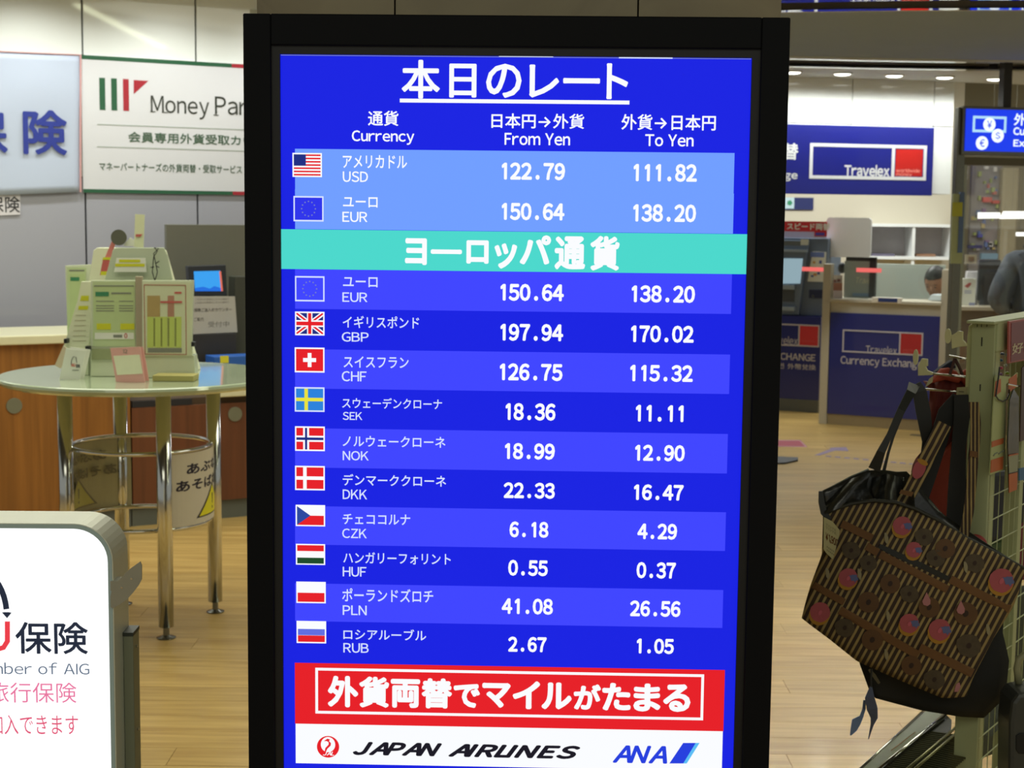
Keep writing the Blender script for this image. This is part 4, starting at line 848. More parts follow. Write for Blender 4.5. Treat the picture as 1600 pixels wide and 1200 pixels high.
q = B(); pxb(q, GF, 1322, 402, 1368, 408, -.03, .0); pxb(q, GF, 1358, 402, 1368, 466, -.03, 0); build('notice_case', q, M('case_dark', (46, 50, 52), .5), nt_)
q = B(); pxb(q, GF, 1319, 408, 1358, 466, -.02, -.012); build('notice_pane', q, M('pane_green', (158, 172, 164), .15, noise=.04), nt_)
txt('Travel', GF, 1338, 433, 1362, 443, M('notice_pale', (206, 214, 176), .5), nt_, 'lettering', -.010, 0, .3)
q = B(); pxb(q, GF, 1332, 458, 1358, 463, -.011, -.008); build('notice_print', q, M('notice_blue', (130, 160, 190), .5), nt_)
q = B(); F = BF.shift(-.02); 
tag(build('led_ticker', (lambda bm: (pxb(bm, F, 1338, 419, 1377, 425.5, .002, .008), bm)[1])(B()), E('ticker_red', (240, 110, 104), 1.0)), 'glowing red ticker on the booth glass', 'light')
tag(build('led_ticker', (lambda bm: (pxb(bm, BF.shift(-.28), 1253, 417.5, 1287, 424, .002, .008), bm)[1])(B()), MATS['ticker_red']), 'glowing red ticker in front of the exchange machine', 'light')
# frosted screen behind the booth counter
q = B(); F = BF.shift(-1.15); u0, u1, v0, v1 = F.rect(1369, 413, 1476, 480); fb(q, F, u0, u1, 0, v1, -.02, 0); tag(build('frosted_screen', q, M('frosted_green', (196, 208, 198), .3, noise=.01), bevel=.002), 'pale green frosted panel behind the seated clerk', 'partition')
F = BF.shift(-.80); q = B(); u0, u1, v0, v1 = F.rect(1290.5, 340, 1361, 402); prism(q, F, rrect(u0, u1, v0, v1, .03, 6), -.02, 0)
zsh = tag(build('white_board', q, M('board_white', (238, 238, 236), .5, noise=.01)), 'plain white rounded board standing left of the shelves in the booth', 'board')
# shelving on the back wall
WBs = WB.shift(.0)
sv = thing('wall_shelf', WBs.P(*WBs.uv(1424, 414), .15), 'white wall shelf with two cubbies behind the booth', 'shelf')
SHW = M('shelf_white', (236, 238, 236), .4, noise=.01)
for (x0, y0, x1, y1) in ((1355, 350, 1487, 354.5), (1355, 401, 1487, 405.5)):
    q = B(); pxb(q, WBs, x0, y0, x1, y1, 0, .36); build('shelf_board', q, SHW, sv)
for (x0, x1, y1) in ((1355, 1358, 404), (1425, 1429.5, 415), (1484, 1487, 404)):
    q = B(); pxb(q, WBs, x0, 354, x1, y1, 0, .35); build('upright', q, SHW, sv)
q = B(); pxb(q, WBs, 1355, 354, 1487, 402, .001, .01); build('back_board', q, M('cubby_grey', (196, 190, 190), .6), sv)
for (x0, x1, y0, col, lb) in ((1362, 1398, 396.5, (96, 90, 110), 'dark flat papers in the left cubby of the white wall shelf'), (1432, 1462, 397, (140, 104, 78), 'brown flat folder in the right cubby of the white wall shelf')):
    q = B(); pxb(q, WBs, x0, y0, x1, 400.8, .05, .3); tag(build('folder', q, M('folder_%d' % x0, col, .6, noise=.1)), lb, 'folder', 'folders on the wall shelf')
# left unit: machine base with sign
KF = Frame(fl(1275, 645), -26); KF.o.z = 0
mu = thing('machine_plinth', KF.P(-.2, 0, -.3), 'blue signed base cabinet below the exchange machine', 'cabinet')
ul_, ur_ = KF.uv(1120, 560)[0], KF.uv(1281, 560)[0]; zk = KF.uv(1250, 494)[1]; zsk = KF.uv(1250, 624)[1]
q = B(); fb(q, KF, ul_, ur_, zsk, zk, -.6, 0); build('cabinet_body', q, NB, mu)
q = B(); fb(q, KF, ul_, ur_, 0, zsk, -.6, .01); build('skirting', q, M('skirt_grey', (96, 98, 90), .5), mu)
W_ = .001; a1 = KF.uv(1280.5, 525)[0]; a0 = KF.uv(1160, 520)[0]; b1, b0 = KF.uv(1255, 507)[1], KF.uv(1255, 541.5)[1]; ms = KF.uv(1248.5, 525)[0]; k = .011
q = B(); ring(q, KF, [(a0, b0), (a1, b0), (a1, b1), (a0, b1)], [(a0+k, b0+k), (a1-k, b0+k), (a1-k, b1-k), (a0+k, b1-k)], 0, .003); fb(q, KF, ms-k/2, ms+k/2, b0+k, b1-k, 0, .003); build('outline', q, CW, mu)
q = B(); fb(q, KF, ms+k/2, a1-k, b0+k, b1-k, 0, .002); build('red_square', q, M('unit_red', (206, 44, 50), .5), mu)
rtx('Travelex', KF, 1196, 1246.5, 525, 538, CW, mu, .002, .006); rtx('EXCHANGE', KF, 1202, 1274, 552, 563, CW, mu, .002, .02); rtx('환전 外幣兌換', KF, 1205, 1274.5, 568, 577, CW, mu, .002, .01)
rtx('worldwide money', KF, 1252, 1274, 531, 535, MATS['print_dim_red'], mu, .0025, 0)
# exchange machine (grey)
MC = KF.shift(-.02)
em = thing('exchange_machine', MC.P(*MC.uv(1240, 494), -.2), 'grey-blue currency exchange machine at the right edge of the display', 'machine')
MG = M('machine_bluegrey', (104, 118, 136), .45, noise=.03); MG2 = M('machine_silver', (158, 172, 184), .35, metal=.3, noise=.03)
zm = MC.uv(1260, 372)[1]; ua = MC.uv(1130, 430)[0]; ub = MC.uv(1289, 430)[0]; usp = MC.uv(1262, 430)[0]
q = B(); fb(q, MC, ua, ub, zk+.001, zm, -.5, -.06); build('machine_body', q, MG, em, bevel=.006)
q = B(); prism(q, MC, [MC.uv(x, y) for x, y in [(1128, 492), (1247, 492), (1262, 376), (1128, 372)]], -.06, -.01); build('machine_face', q, MG, em, bevel=.004)
q = B(); prism(q, MC, [MC.uv(x, y) for x, y in [(1140, 444), (1250, 443), (1254, 404), (1140, 403)]], -.01, -.002); build('machine_screen', q, E('machine_screen_glow', (150, 176, 186), .9), em)
q = B(); pxb(q, MC, 1140, 389, 1261, 393, -.01, .02); build('machine_ledge', q, MG2, em)
q = B(); pxb(q, MC, 1140, 376, 1251, 383, -.01, -.004); build('machine_slot', q, M('slot_dark', (92, 96, 92), .5), em)
q = B(); pxb(q, MC, 1251, 374, 1263, 383, -.01, .0); build('machine_label', q, M('label_cream', (196, 196, 176), .5), em)
for y0, y1, mt in ((444, 451, MG2), (451, 470, M('tray_shadow', (70, 76, 82), .5)), (478, 484, MG2)):  # middle strip is coloured dark as the shade between the trays
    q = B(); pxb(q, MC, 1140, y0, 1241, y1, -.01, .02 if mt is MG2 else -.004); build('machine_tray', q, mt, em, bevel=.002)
q = B(); pxb(q, MC, 1264, 453, 1285, 466, -.06, -.05); build('keyhole_plate', q, M('plate_navy', (36, 44, 76), .4), em)
u, v = MC.uv(1268, 463); q = B(); disc(q, MC, u, v, .012, -.05, -.04, 14); build('keyhole', q, CHROME, em)
q = B(); prism(q, MC, [MC.uv(x, y) for x, y in [(1259, 440), (1286, 441), (1288, 394), (1267, 393)]], -.06, -.05); ps = build('info_sheet', q, PAPW, em)
for (x0, y0, x1, y1, c) in ((1266, 394, 1288, 402, (110, 130, 190)), (1270, 408, 1274, 412, (210, 170, 90)), (1280, 407, 1284, 412, (60, 80, 150)), (1267, 430, 1271, 433, (70, 90, 160)), (1271, 427, 1276, 431, (210, 150, 90)), (1277, 425, 1281, 429, (60, 80, 150))):
    q = B(); pxb(q, MC, x0, y0, x1, y1, -.05, -.049); build('info_print', q, M('info_%d_%d_%d' % c, c, .5), em)
sp = thing('machine_banner', MC.P(*MC.uv(1250, 372), -.03), 'red banner with white lettering above the exchange machine', 'sign')
q = B(); fb(q, MC, MC.uv(1150, 350)[0], MC.uv(1289.5, 350)[0], MC.uv(1260, 362)[1], MC.uv(1260, 346)[1], -.06, -.05); build('banner_board', q, M('banner_bright_red', (196, 44, 48), .5), sp)
q = B(); fb(q, MC, MC.uv(1150, 350)[0], MC.uv(1289.5, 350)[0], MC.uv(1260, 372)[1], MC.uv(1260, 362)[1], -.06, -.05); build('banner_board', q, M('banner_lilac', (186, 182, 214), .5), sp)
q = B(); fb(q, MC, MC.uv(1270, 366)[0], MC.uv(1289.5, 366)[0], MC.uv(1280, 369.5)[1], MC.uv(1280, 362)[1], -.05, -.048); build('banner_stripe', q, MATS['banner_bright_red'], sp); q = B(); fb(q, MC, MC.uv(1272, 366)[0], MC.uv(1286, 366)[0], MC.uv(1280, 368)[1], MC.uv(1280, 363.5)[1], -.048, -.046); build('banner_stripe', q, M('banner_violet', (70, 64, 160), .5), sp)
rtx('スピード両替', MC, 1229.5, 1297, 348.5, 359.5, PAPW, sp, -.048, .03)
WB2 = WB.shift(.012)
q = B(); pxb(q, WB2, 1180, 308.5, 1271, 327.5, -.01, .005); ns = tag(build('navy_sign', q, M('sign_navy', (28, 38, 96), .5)), 'small navy sign with a green emblem under the blue fascia', 'sign')
q = B(); pxb(q, WB2, 1225, 308.5, 1241, 326, .005, .008); build('emblem_panel', q, M('emblem_pale', (190, 214, 222), .5), ns); q = B(); u, v = WB2.uv(1234, 317, .008); disc(q, WB2, u, v, .026, .008, .010, 5); build('emblem', q, M('emblem_green', (50, 140, 100), .5), ns)

# ================================================================== PEOPLE
SKIN = M('skin', (176, 128, 98), .55, noise=.04); HAIR = M('hair_black', (30, 28, 28), .45, noise=.2, scale=120); SHIRT = M('shirt_white', (216, 222, 228), .7, noise=.03); JKT = M('jacket_grey', (88, 96, 104), .85, noise=.12, scale=14, bump=.3); TRS = M('trousers_dark', (58, 62, 70), .8, noise=.1); EYE = M('eye_dark', (24, 20, 20), .3); LIP = M('lip', (150, 84, 74), .5)
def skin_obj(name, verts, edges, radii, root, mat, parent, sub=2):
    me = bpy.data.meshes.new(name); off = WLOC[parent.name]
    me.from_pydata([Vector(v)-off for v in verts], edges, []); me.materials.append(mat)
    o = bpy.data.objects.new(name, me); C.objects.link(o); o.parent = parent; WLOC[o.name] = off
    sk = o.modifiers.new('skin', 'SKIN')
    for i, r in enumerate(radii):
        s = me.skin_vertices[0].data[i]; s.radius = r if isinstance(r, tuple) else (r, r); s.use_root = (i == root)
    sk.use_smooth_shade = True
    ss = o.modifiers.new('sub', 'SUBSURF'); ss.levels = ss.render_levels = sub
    return o
def hand(verts, edges, radii, wrist_i, W, d, side, spread, nrm):
    """palm plus five bent fingers rooted in the palm"""
    d = Vector(d).normalized(); s = Vector(spread).normalized(); nrm = Vector(nrm).normalized(); W = Vector(W)
    pi = len(verts); verts.append(W+d*.045); radii.append((.028, .014)); edges.append((wrist_i, pi))
    for k, (off, l) in enumerate(((-.027, .062), (-.009, .072), (.009, .068), (.026, .054))):
        a = len(verts); verts += [W+d*.085+s*off, W+d*(.085+l*.5)+s*off*1.1+nrm*.008, W+d*(.085+l*.9)+s*off*1.15+nrm*.026]; radii += [.0095, .0085, .0075]; edges += [(pi, a), (a, a+1), (a+1, a+2)]
    a = len(verts); verts += [W+d*.035-s*.034, W+d*.062-s*.050+nrm*.012, W+d*.082-s*.054+nrm*.022]; radii += [.012, .0105, .009]; edges += [(pi, a), (a, a+1), (a+1, a+2)]
def head(parent, c, fwd, up_, scale, hair_len=.0):
    """head with eyes, nose, mouth and ears, facing fwd"""
    f = Vector(fwd).normalized(); u_ = (Vector(up_)-Vector(up_).dot(f)*f).normalized(); s = f.cross(u_); c = Vector(c)
    q = B(); d = bmesh.ops.create_uvsphere(q, u_segments=28, v_segments=20, radius=1)
    for v in d['verts']:
        x, y, z = v.co; wz = 1 if z > 0 else 1 - .32*(-z)**1.5; yy = y*.098 + (.012 if z < -.2 and y > .2 else 0)
        v.co = c + s*(x*.076*wz*scale) + f*(yy*wz*scale) + u_*(z*.118*scale)
    def P(a, b, e): return c + (s*a+f*b+u_*e)*scale
    for sx in (-1, 1): sphere(q, P(sx*.077, -.008, -.012), .022*scale, .5, .8, 1.3, 10)
    tube(q, [P(0, .090, .012), P(0, .104, -.014), P(0, .108, -.028), P(0, .092, -.036)], [.008*scale, .011*scale, .013*scale, .009*scale], 8)
    hd_ = build('head', q, SKIN, parent, smooth=True)
    for sx in (-1, 1):
        q = B(); sphere(q, P(sx*.031, .0865, .004), .009*scale, 1.3, 1, .6, 8); build('eye', q, EYE, hd_, smooth=True)
        q = B(); tube(q, [P(sx*.018, .092, .024), P(sx*.045, .082, .024)], .0028*scale, 6); build('eyebrow', q, HAIR, hd_)
    q = B(); tube(q, [P(-.022, .084, -.062), P(0, .092, -.060), P(.022, .084, -.062)], .0045*scale, 6); build('mouth', q, LIP, hd_)
    q = B(); d = bmesh.ops.create_uvsphere(q, u_segments=28, v_segments=20, radius=1); kill = []
    for v in d['verts']:
        x, y, z = v.co
        if z < -.35 - .3*hair_len or (y > .35 and z < .42): kill.append(v)
        else: v.co = c + s*(x*.086*scale) + f*((y*.106-.006)*scale) + u_*((z*.126+.006)*scale)
    bmesh.ops.delete(q, geom=kill, context='VERTS'); h = build('hair', q, HAIR, parent, smooth=True); m_ = h.modifiers.new('t', 'SOLIDIFY'); m_.thickness = .012; m_.offset = -1
    return hd_
# seated clerk
F = BF.shift(-.62); hc = F.P(*F.uv(1462, 441)); fwd = (-.55, -.72, -.45); 
pc = Vector((hc.x+.10, hc.y+.18, 0)); clk = thing('person', pc, 'person in a white shirt seated at the booth, looking down', 'person')
head(clk, hc, fwd, (-.1, -.2, 1), 1.02)
sh_z = hc.z-.26; S = Vector((hc.x+.05, hc.y+.09, 0))
verts = [S+Vector((.05, .12, .50)), S+Vector((.03, .09, .72)), S+Vector((0, .03, sh_z-.06)), S+Vector((-.02, -.01, sh_z+.05)), hc+Vector((.02, .03, -.09)),
 S+Vector((-.17, .02, sh_z-.02)), S+Vector((-.24, -.10, sh_z-.24)), S+Vector((-.14, -.26, max(.80, sh_z-.26))), S+Vector((.17, .04, sh_z-.02)), S+Vector((.25, -.06, sh_z-.24)), S+Vector((.10, -.28, max(.80, sh_z-.26))),
 S+Vector((-.05, .10, .48)), S+Vector((-.08, -.22, .46)), S+Vector((-.08, -.24, .08)), S+Vector((.14, .10, .48)), S+Vector((.16, -.20, .46)), S+Vector((.16, -.22, .08))]
edges = [(0, 1), (1, 2), (2, 3), (3, 4), (2, 5), (5, 6), (6, 7), (2, 8), (8, 9), (9, 10), (0, 11), (11, 12), (12, 13), (0, 14), (14, 15), (15, 16)]
rad = [.13, .115, .12, .06, .05, .055, .045, .03, .055, .045, .03, .08, .07, .045, .08, .07, .045]
hand(verts, edges, rad, 7, verts[7], (.5, -.8, 0), 1, (.8, .5, 0), (0, 0, -1)); hand(verts, edges, rad, 10, verts[10], (-.4, -.85, 0), 1, (-.85, .4, 0), (0, 0, -1))
skin_obj('body', verts, edges, rad, 0, SKIN, clk)
vs = [verts[i] for i in (0, 1, 2, 3, 5, 6, 8, 9)]+[verts[6]*.4+verts[7]*.6, verts[9]*.4+verts[10]*.6]; es = [(0, 1), (1, 2), (2, 3), (2, 4), (4, 5), (2, 6), (6, 7), (5, 8), (7, 9)]
skin_obj('shirt', vs, es, [.14, .13, .135, .062, .068, .058, .068, .058, .05, .05], 0, SHIRT, clk)
F2 = BF.shift(-.16); q = B(); pxp(q, F2, [(1450, 469), (1476, 470), (1476, 461), (1456, 460)], -.10, 0); tag(build('paper_stack', q, M('paper_bluish', (206, 216, 222), .6), bevel=.002), 'white papers in front of the seated clerk', 'papers')
# man in the grey jacket, back to us
PYm = 10.75; mp = at(1630, 480, PYm); gx = mp.x; man = thing('person', (gx, PYm, 0), 'person in a grey jacket seen from behind, leaning on the shop counter', 'person')
zt2 = at(1600, 388, PYm).z
V3 = Vector; G = V3((gx, PYm, 0))
verts = [G+V3((0, .0, .92)), G+V3((0, .02, 1.12)), G+V3((0, .08, zt2-.14)), G+V3((.02, .14, zt2+.02)), G+V3((.03, .17, zt2+.12)),
 G+V3((-.18, .10, zt2-.12)), G+V3((-.315, .0, zt2-.36)), G+V3((-.16, .26, zt2-.44)), G+V3((.19, .10, zt2-.12)), G+V3((.27, .04, zt2-.38)), G+V3((.2, .28, zt2-.42)),
 G+V3((-.10, .0, .86)), G+V3((-.12, .02, .48)), G+V3((-.13, -.03, .09)), G+V3((.10, .0, .86)), G+V3((.12, .02, .48)), G+V3((.13, -.03, .09)), G+V3((-.13, .14, .04)), G+V3((.13, .14, .04))]
edges = [(0, 1), (1, 2), (2, 3), (3, 4), (2, 5), (5, 6), (6, 7), (2, 8), (8, 9), (9, 10), (0, 11), (11, 12), (12, 13), (0, 14), (14, 15), (15, 16), (13, 17), (16, 18)]
rad = [.13, .13, .15, .06, .055, .06, .048, .034, .06, .048, .034, .085, .06, .042, .085, .06, .042, .035, .035]
hand(verts, edges, rad, 7, verts[7], (.3, .9, -.1), 1, (.9, -.3, 0), (0, 0, -1)); hand(verts, edges, rad, 10, verts[10], (-.3, .9, -.1), 1, (-.9, -.3, 0), (0, 0, -1))
skin_obj('body', verts, edges, rad, 0, SKIN, man)
vs = [G+V3((0, 0, .80)), verts[1], verts[2], G+V3((.01, .11, zt2-.03)), verts[5], verts[6], verts[7], verts[8], verts[9], verts[10]]; es = [(0, 1), (1, 2), (2, 3), (2, 4), (4, 5), (5, 6), (2, 7), (7, 8), (8, 9)]
skin_obj('jacket', vs, es, [.215, .215, .215, .085, .11, .085, .05, .11, .085, .05], 1, JKT, man)
vs = [G+V3((0, 0, .9)), verts[11], verts[12], verts[13], verts[14], verts[15], verts[16]]; skin_obj('trousers', vs, [(0, 1), (1, 2), (2, 3), (0, 4), (4, 5), (5, 6)], [.15, .10, .078, .06, .10, .078, .06], 0, TRS, man)
head(man, G+V3((.05, .22, zt2+.24)), (.1, .95, -.3), (0, 0, 1), 1.0, .4)
q = B()
tube(q, [G+V3((.0+.09*math.cos(a), .13+.07*math.sin(a), zt2+.012)) for a in [2*math.pi*i/16 for i in range(16)]], .022, 8, closed=True); build('collar', q, M('collar_dark', (46, 52, 62), .8), man, smooth=True)

# ================================================================== SHOP INTERIOR (right edge)
SFm = Frame(at(1540, 480, 11.6), -4); SFm.o.z = 0
zc2 = SFm.uv(1530, 479)[1]
sc_ = thing('shop_counter', SFm.P(0, 0, -.3), 'brown shop counter behind the steel portal', 'counter')
u0, u1 = SFm.uv(1498, 500)[0], SFm.uv(1760, 500)[0]
q = B(); fb(q, SFm, u0, u1, .0, zc2-.03, -.4, 0); build('counter_front', q, M('counter_brown', (118, 104, 78), .5), sc_)
q = B(); fb(q, SFm, u0-.02, u1, zc2-.03, zc2, -.42, .03); build('counter_top', q, M('counter_top_pale', (190, 182, 160), .35), sc_, bevel=.003)
F = SFm.shift(-.15)
def bro(x0, y0, x1, y1, lab, F, mt=PAPW):
    t = thing('brochure_stand', F.P(*F.uv((x0+x1)/2, y1)), lab, 'leaflets', 'brochure stands on the shop counter')
    a, b_, c, d = F.rect(x0, y0, x1, y1); c = zc2; q = B(); prism(q, F, [(a-.01, c), (b_, c), (b_+.004, d), (a+.01, d)], -.05, 0); build('brochure', q, mt, t, bevel=.002); return t, (a, b_, c, d)
t, (a, b_, c, d) = bro(1502, 435, 1524, 478, 'white brochure with a red bird mark on the shop counter', F)
q = B(); prism(q, F, [F.uv(x, y, .001) for x, y in [(1507, 447), (1511, 444), (1514, 442), (1518, 442), (1516, 446), (1512, 450)]], 0, .002); build('bird_mark', q, PRED, t)
for y in (454, 457): q = B(); pxb(q, F, 1507, y, 1518, y+1.3, 0, .001); build('print_line', q, M('print_blue_grey', (150, 156, 190), .6), t)
q = B(); pxb(q, F, 1514, 473, 1523, 477.5, 0, .001); build('print_line', q, MATS['print_blue_grey'], t)
F = SFm.shift(-.25); t, _ = bro(1508, 424, 1528, 478, 'taller pale brochure behind the white brochure on the shop counter', F, M('brochure_pale', (206, 204, 206), .6, noise=.06))
F = SFm.shift(-.2); mo2 = thing('shop_monitor', F.P(*F.uv(1545, 478)), 'black monitor back standing on the shop counter beside the person', 'monitor')
a, b_, c, d = F.rect(1529, 406, 1563, 470); q = B(); fb(q, F, a, b_, c, d, -.05, 0); build('monitor_case', q, M('monitor_black', (30, 32, 36), .5), mo2, bevel=.006)
q = B(); fb(q, F, a+.02, b_-.03, zc2, c+.01, -.06, .01); build('monitor_stand', q, MATS['monitor_black'], mo2)
q = B(); box(q, 3.4, 9, 11.9, 16.2, 3.0, 3.06); struct('ceiling_shop', q, MATS['soffit_white'])
# tall curtain-like column and goods wall behind
FW2 = Frame(at(1560, 300, 14.8), 0); FW2.o.z = 0
gw = thing('goods_display', FW2.P(0, 0, -.2), 'tall grey display panel with colourful small goods inside the shop', 'shelf')
q = B(); pxb(q, FW2, 1515, 250, 1562, 470, -.05, 0); build('display_panel', q, M('display_grey', (128, 122, 120), .5, noise=.15, scale=8), gw)
rnd = random.Random(3)
cols = [(170, 150, 90), (180, 90, 80), (90, 110, 160), (190, 186, 180), (150, 160, 90), (120, 90, 130)]
for i in range(40):
    x = 1517+rnd.random()*40; y = 258+rnd.random()*130; c = cols[rnd.randrange(6)]
    q = B(); pxb(q, FW2, x, y, x+2+rnd.random()*4, y+3+rnd.random()*5, 0, .04); build('packet', q, M('goods_%d_%d_%d' % c, c, .5), gw)
for (x0, y0, x1, y1, c) in ((1536, 308, 1550, 316, (190, 70, 60)), (1551, 313, 1562, 318, (180, 70, 60)), (1528, 366, 1536, 371, (70, 70, 150)), (1513, 383, 1535, 388, (50, 48, 100)), (1533, 396, 1560, 405, (120, 150, 170))):
    q = B(); pxb(q, FW2, x0, y0, x1, y1, 0, .05); build('packet', q, M('goods_%d_%d_%d' % c, c, .5), gw)
q = B(); pxb(q, FW2, 1564, 262, 1590, 440, -.3, .1); tag(build('curtain_column', q, M('curtain_tan', (150, 140, 112), .7, noise=.1, scale=6), bevel=.02), 'tan upright panel right of the colourful shop goods', 'panel')
for i, (x0, x1, y0, y1) in enumerate(((1532, 1563, 332, 341.5), (1566, 1650, 330, 342), (1592, 1640, 363, 369))):
    F = Frame((0, 13.4-.2*i, 0)); q = B(); pxp(q, F, [(x0, y1), (x1, y1-.5), (x1, y0), (x0+ (6 if i == 1 else 0), y0)], -.08, 0)
    lampo = tag(build('shop_tube_lamp', q, E('shop_tube_glow', (255, 255, 246), 1.6)), ['short glowing tube lamp left end inside the shop', 'long glowing tube lamp above the grey jacket', 'lower short glowing tube lamp at the right edge'][i], 'ceiling light', 'tube lamps inside the shop')
    c = at((x0+min(x1, 1600))/2, y0, 13.4-.2*i); q = B(); tube(q, [c+Vector((0, .03, 0)), Vector((c.x, c.y+.03, 3.0))], .0012, 6); build('suspension_wire', q, GREYSTEEL, lampo)
# posters inside the portal glass
F = Frame((0, 9.9, 0)); 
for (x0, y0, x1, y1, c, lb) in ((1487.5, 303, 1505, 412, (176, 184, 140), 'pale green poster strip beside the steel portal post'), (1498.5, 300, 1505.5, 395, (92, 116, 160), 'narrow blue poster strip beside the steel portal post')):
    q = B(); pxb(q, F, x0, y0, x1, y1, -.02, 0 if c[0] > 100 else .01); tag(build('poster_strip', q, M('poster_%d' % c[0], c, .5, noise=.05)), lb, 'poster')
q = B(); pxb(q, F, 1488, 316, 1504, 338, .012, .016); tag(build('yellow_notice', q, M('notice_yellow', (190, 190, 60), .5)), 'yellow notice on the poster strips near the portal', 'notice')
for (x0, y0, x1, y1, c, lb) in ((1509, 398, 1526, 412, (170, 160, 130), 'small tan framed card high inside the shop window'),):
    q = B(); F3 = Frame((0, 11.7, 0)); pxb(q, F3, x0, y0, x1, y1, -.02, 0); cdx = tag(build('framed_card', q, M('card_tan', c, .5)), lb, 'card'); q = B(); pxb(q, F3, 1513, 401, 1522, 408, 0, .004); build('card_picture', q, M('card_brown', (130, 104, 70), .5), cdx)

# ================================================================== FLOOR MARKS
def flat(pts, z0, z1, mat, name, label, cat, par=None):
    q = B(); P = [fl(x, y, z1) for x, y in pts]; F = Frame((0, 0, 0), u=(1, 0, 0), v=(0, 1, 0)); prism(q, F, [(p.x, p.y) for p in P], z0, z1); o = build(name, q, mat, par)
    return tag(o, label, cat) if par is None else o
fp = flat([(1180, 697.5), (1262, 698.5), (1251, 687.5), (1180, 687)], .0002, .0012, M('decal_border', (165, 112, 118), .5), 'floor_decal', 'pink sign stuck on the floor right of the display', 'floor sign')
flat([(1180, 696.5), (1257, 697), (1249.5, 689), (1180, 688.5)], .0012, .0018, M('decal_pink', (150, 48, 66), .5), 'decal_face', None, None, fp)
fa2 = flat([(1272, 711.5), (1281, 711.5), (1305, 703.8), (1326, 704.6), (1322, 698.5), (1297, 699.5), (1296, 702)], .0002, .0012, M('decal_purple', (120, 100, 132), .5), 'floor_arrow', 'purple arrow marking on the floor before the booth', 'floor sign')
for i in range(10):
    x0 = 1290+i*14.5; y0 = 711.5+i*1.35; flat([(x0, y0+1.6), (x0+9, y0+2.5), (x0+9, y0+.7), (x0, y0)], .0002, .0012, MATS['decal_purple'], 'arrow_dash', None, None, fa2)
flat([(1170, 724), (1228, 722.5), (1247, 718), (1247, 714.5), (1170, 711)], .0002, .012, M('mat_black', (42, 44, 48), .6), 'floor_mat', 'dark flat stand base on the floor right of the display', 'mat')
flat([(1421, 680), (1440, 682), (1440, 679), (1424, 678)], .0002, .0012, M('decal_dark', (96, 84, 60), .6), 'floor_patch', 'small dark patch on the floor before the booth', 'floor sign')
# ================================================================== DISPLAY RACK (right foreground)
DR = 3.0
RFo = at(1555, 520, DR)
EF = Frame((RFo.x, RFo.y, 0), -34)          # end face of the upright, right edge at u=0
GFm = Frame((RFo.x, RFo.y, 0), 56)          # the rack runs away to the right
RKM = M('rack_cream', (176, 184, 140), .5, noise=.02); RKD = M('slot_black', (20, 20, 18), .6)
rk = thing('display_rack', EF.P(-.03, 0, -.03), 'cream metal display rack with wire grid in the right foreground', 'rack')
uL = EF.uv(1517.5, 520)[0]; zT = EF.uv(1536, 504)[1]
q = B(); fb(q, EF, uL, 0, .02, zT, -.035, 0); up_ = build('upright', q, RKM, rk, bevel=.002)
q = B()
for x, y0, y1 in ((1534, 527, 541), (1531.5, 600.5, 611)): 
    a, b_, c, d = EF.rect(x-.9, y0, x+.9, y1, .0004); fb(q, EF, a, b_, c, d, -.001, .0005)
for x in (1527, 1533.5, 1542): a, b_, c, d = EF.rect(x-.5, 506.5, x+.5, 511, .0004); fb(q, EF, a, b_, c, d, -.001, .0005)
build('slot', q, RKD, rk)
q = B(); fb(q, GFm, .004, 1.2, zT-.055, zT+.0, -.012, .004); fb(q, GFm, -.02, 1.2, zT-.002, zT+.004, -.05, .004); build('top_rail', q, RKM, rk, bevel=.002)
q = B(); prism(q, EF, [(uL-.012, zT-.03), (uL-.010, zT-.008), (uL+.004, zT+.002), (uL+.004, zT-.19), (uL-.012, zT-.19)], -.04, -.012); build('end_cap', q, M('cap_cream', (206, 212, 160), .45), rk, bevel=.003)
# wire grid
zg1 = GFm.uv(1560, 735)[1]; zg0 = .3
q = B(); fb(q, GFm, .004, .012, .02, zT-.05, -.02, .0); build('grid_frame', q, RKM, rk)
n = 0
for i in range(1, 24):
    u = .012+i*.036; q = B(); tube(q, [GFm.P(u, zg0, -.004), GFm.P(u, zT-.05, -.004)], .0010, 6); build('grid_wire', q, RKM, rk); n += 1
z = zg1+.002
while z > zg0:
    q = B(); tube(q, [GFm.P(.006, z, -.0005), GFm.P(.85, z, -.0005)], .0014, 6); build('grid_wire', q, RKM, rk); z -= .048
u9 = GFm.uv(1594, 780)[0]
q = B(); fb(q, GFm, u9-.012, u9+.012, .02, zT-.05, -.03, .001); build('grid_frame', q, RKM, rk)
# hooks with price-tag holders (rods point left and away)
HD = -EF.u
PLS = M('tag_plastic', (222, 220, 172), .35, coat=.3, noise=.02)
def rod(px, py, tip, label, holder=None, hp=None):
    F = EF.shift(-.018)
    a = F.P(*F.uv(px, py)); b_ = F.P(*F.uv(*tip))
    t = thing('display_hook', a, label, 'hook', 'hooks on the rack end')
    q = B(); tube(q, [a, b_], .0024, 8); build('rod', q, CHROME, t, smooth=True)
    if holder:
        Fh = EF.shift(-.016); q = B(); pxp(q, Fh, holder, -.003, .003); build('tag_arm', q, PLS, t, bevel=.001)
        c = Fh.uv(*hp[:2]); q = B(); disc(q, Fh, c[0], c[1], hp[2], -.001, .002, 24, ry=hp[3]); build('tag_disc', q, PLS, t, bevel=.0006)
    return t
rod(1517, 590, (1455, 583.5), 'long hook rod holding the lower disc-shaped tag holder', [(1434, 587), (1457, 586), (1457, 582), (1449, 579), (1446, 573), (1449, 572), (1449, 561), (1440, 560), (1437, 566), (1434, 572)], (1431, 558, .0055, .0155))
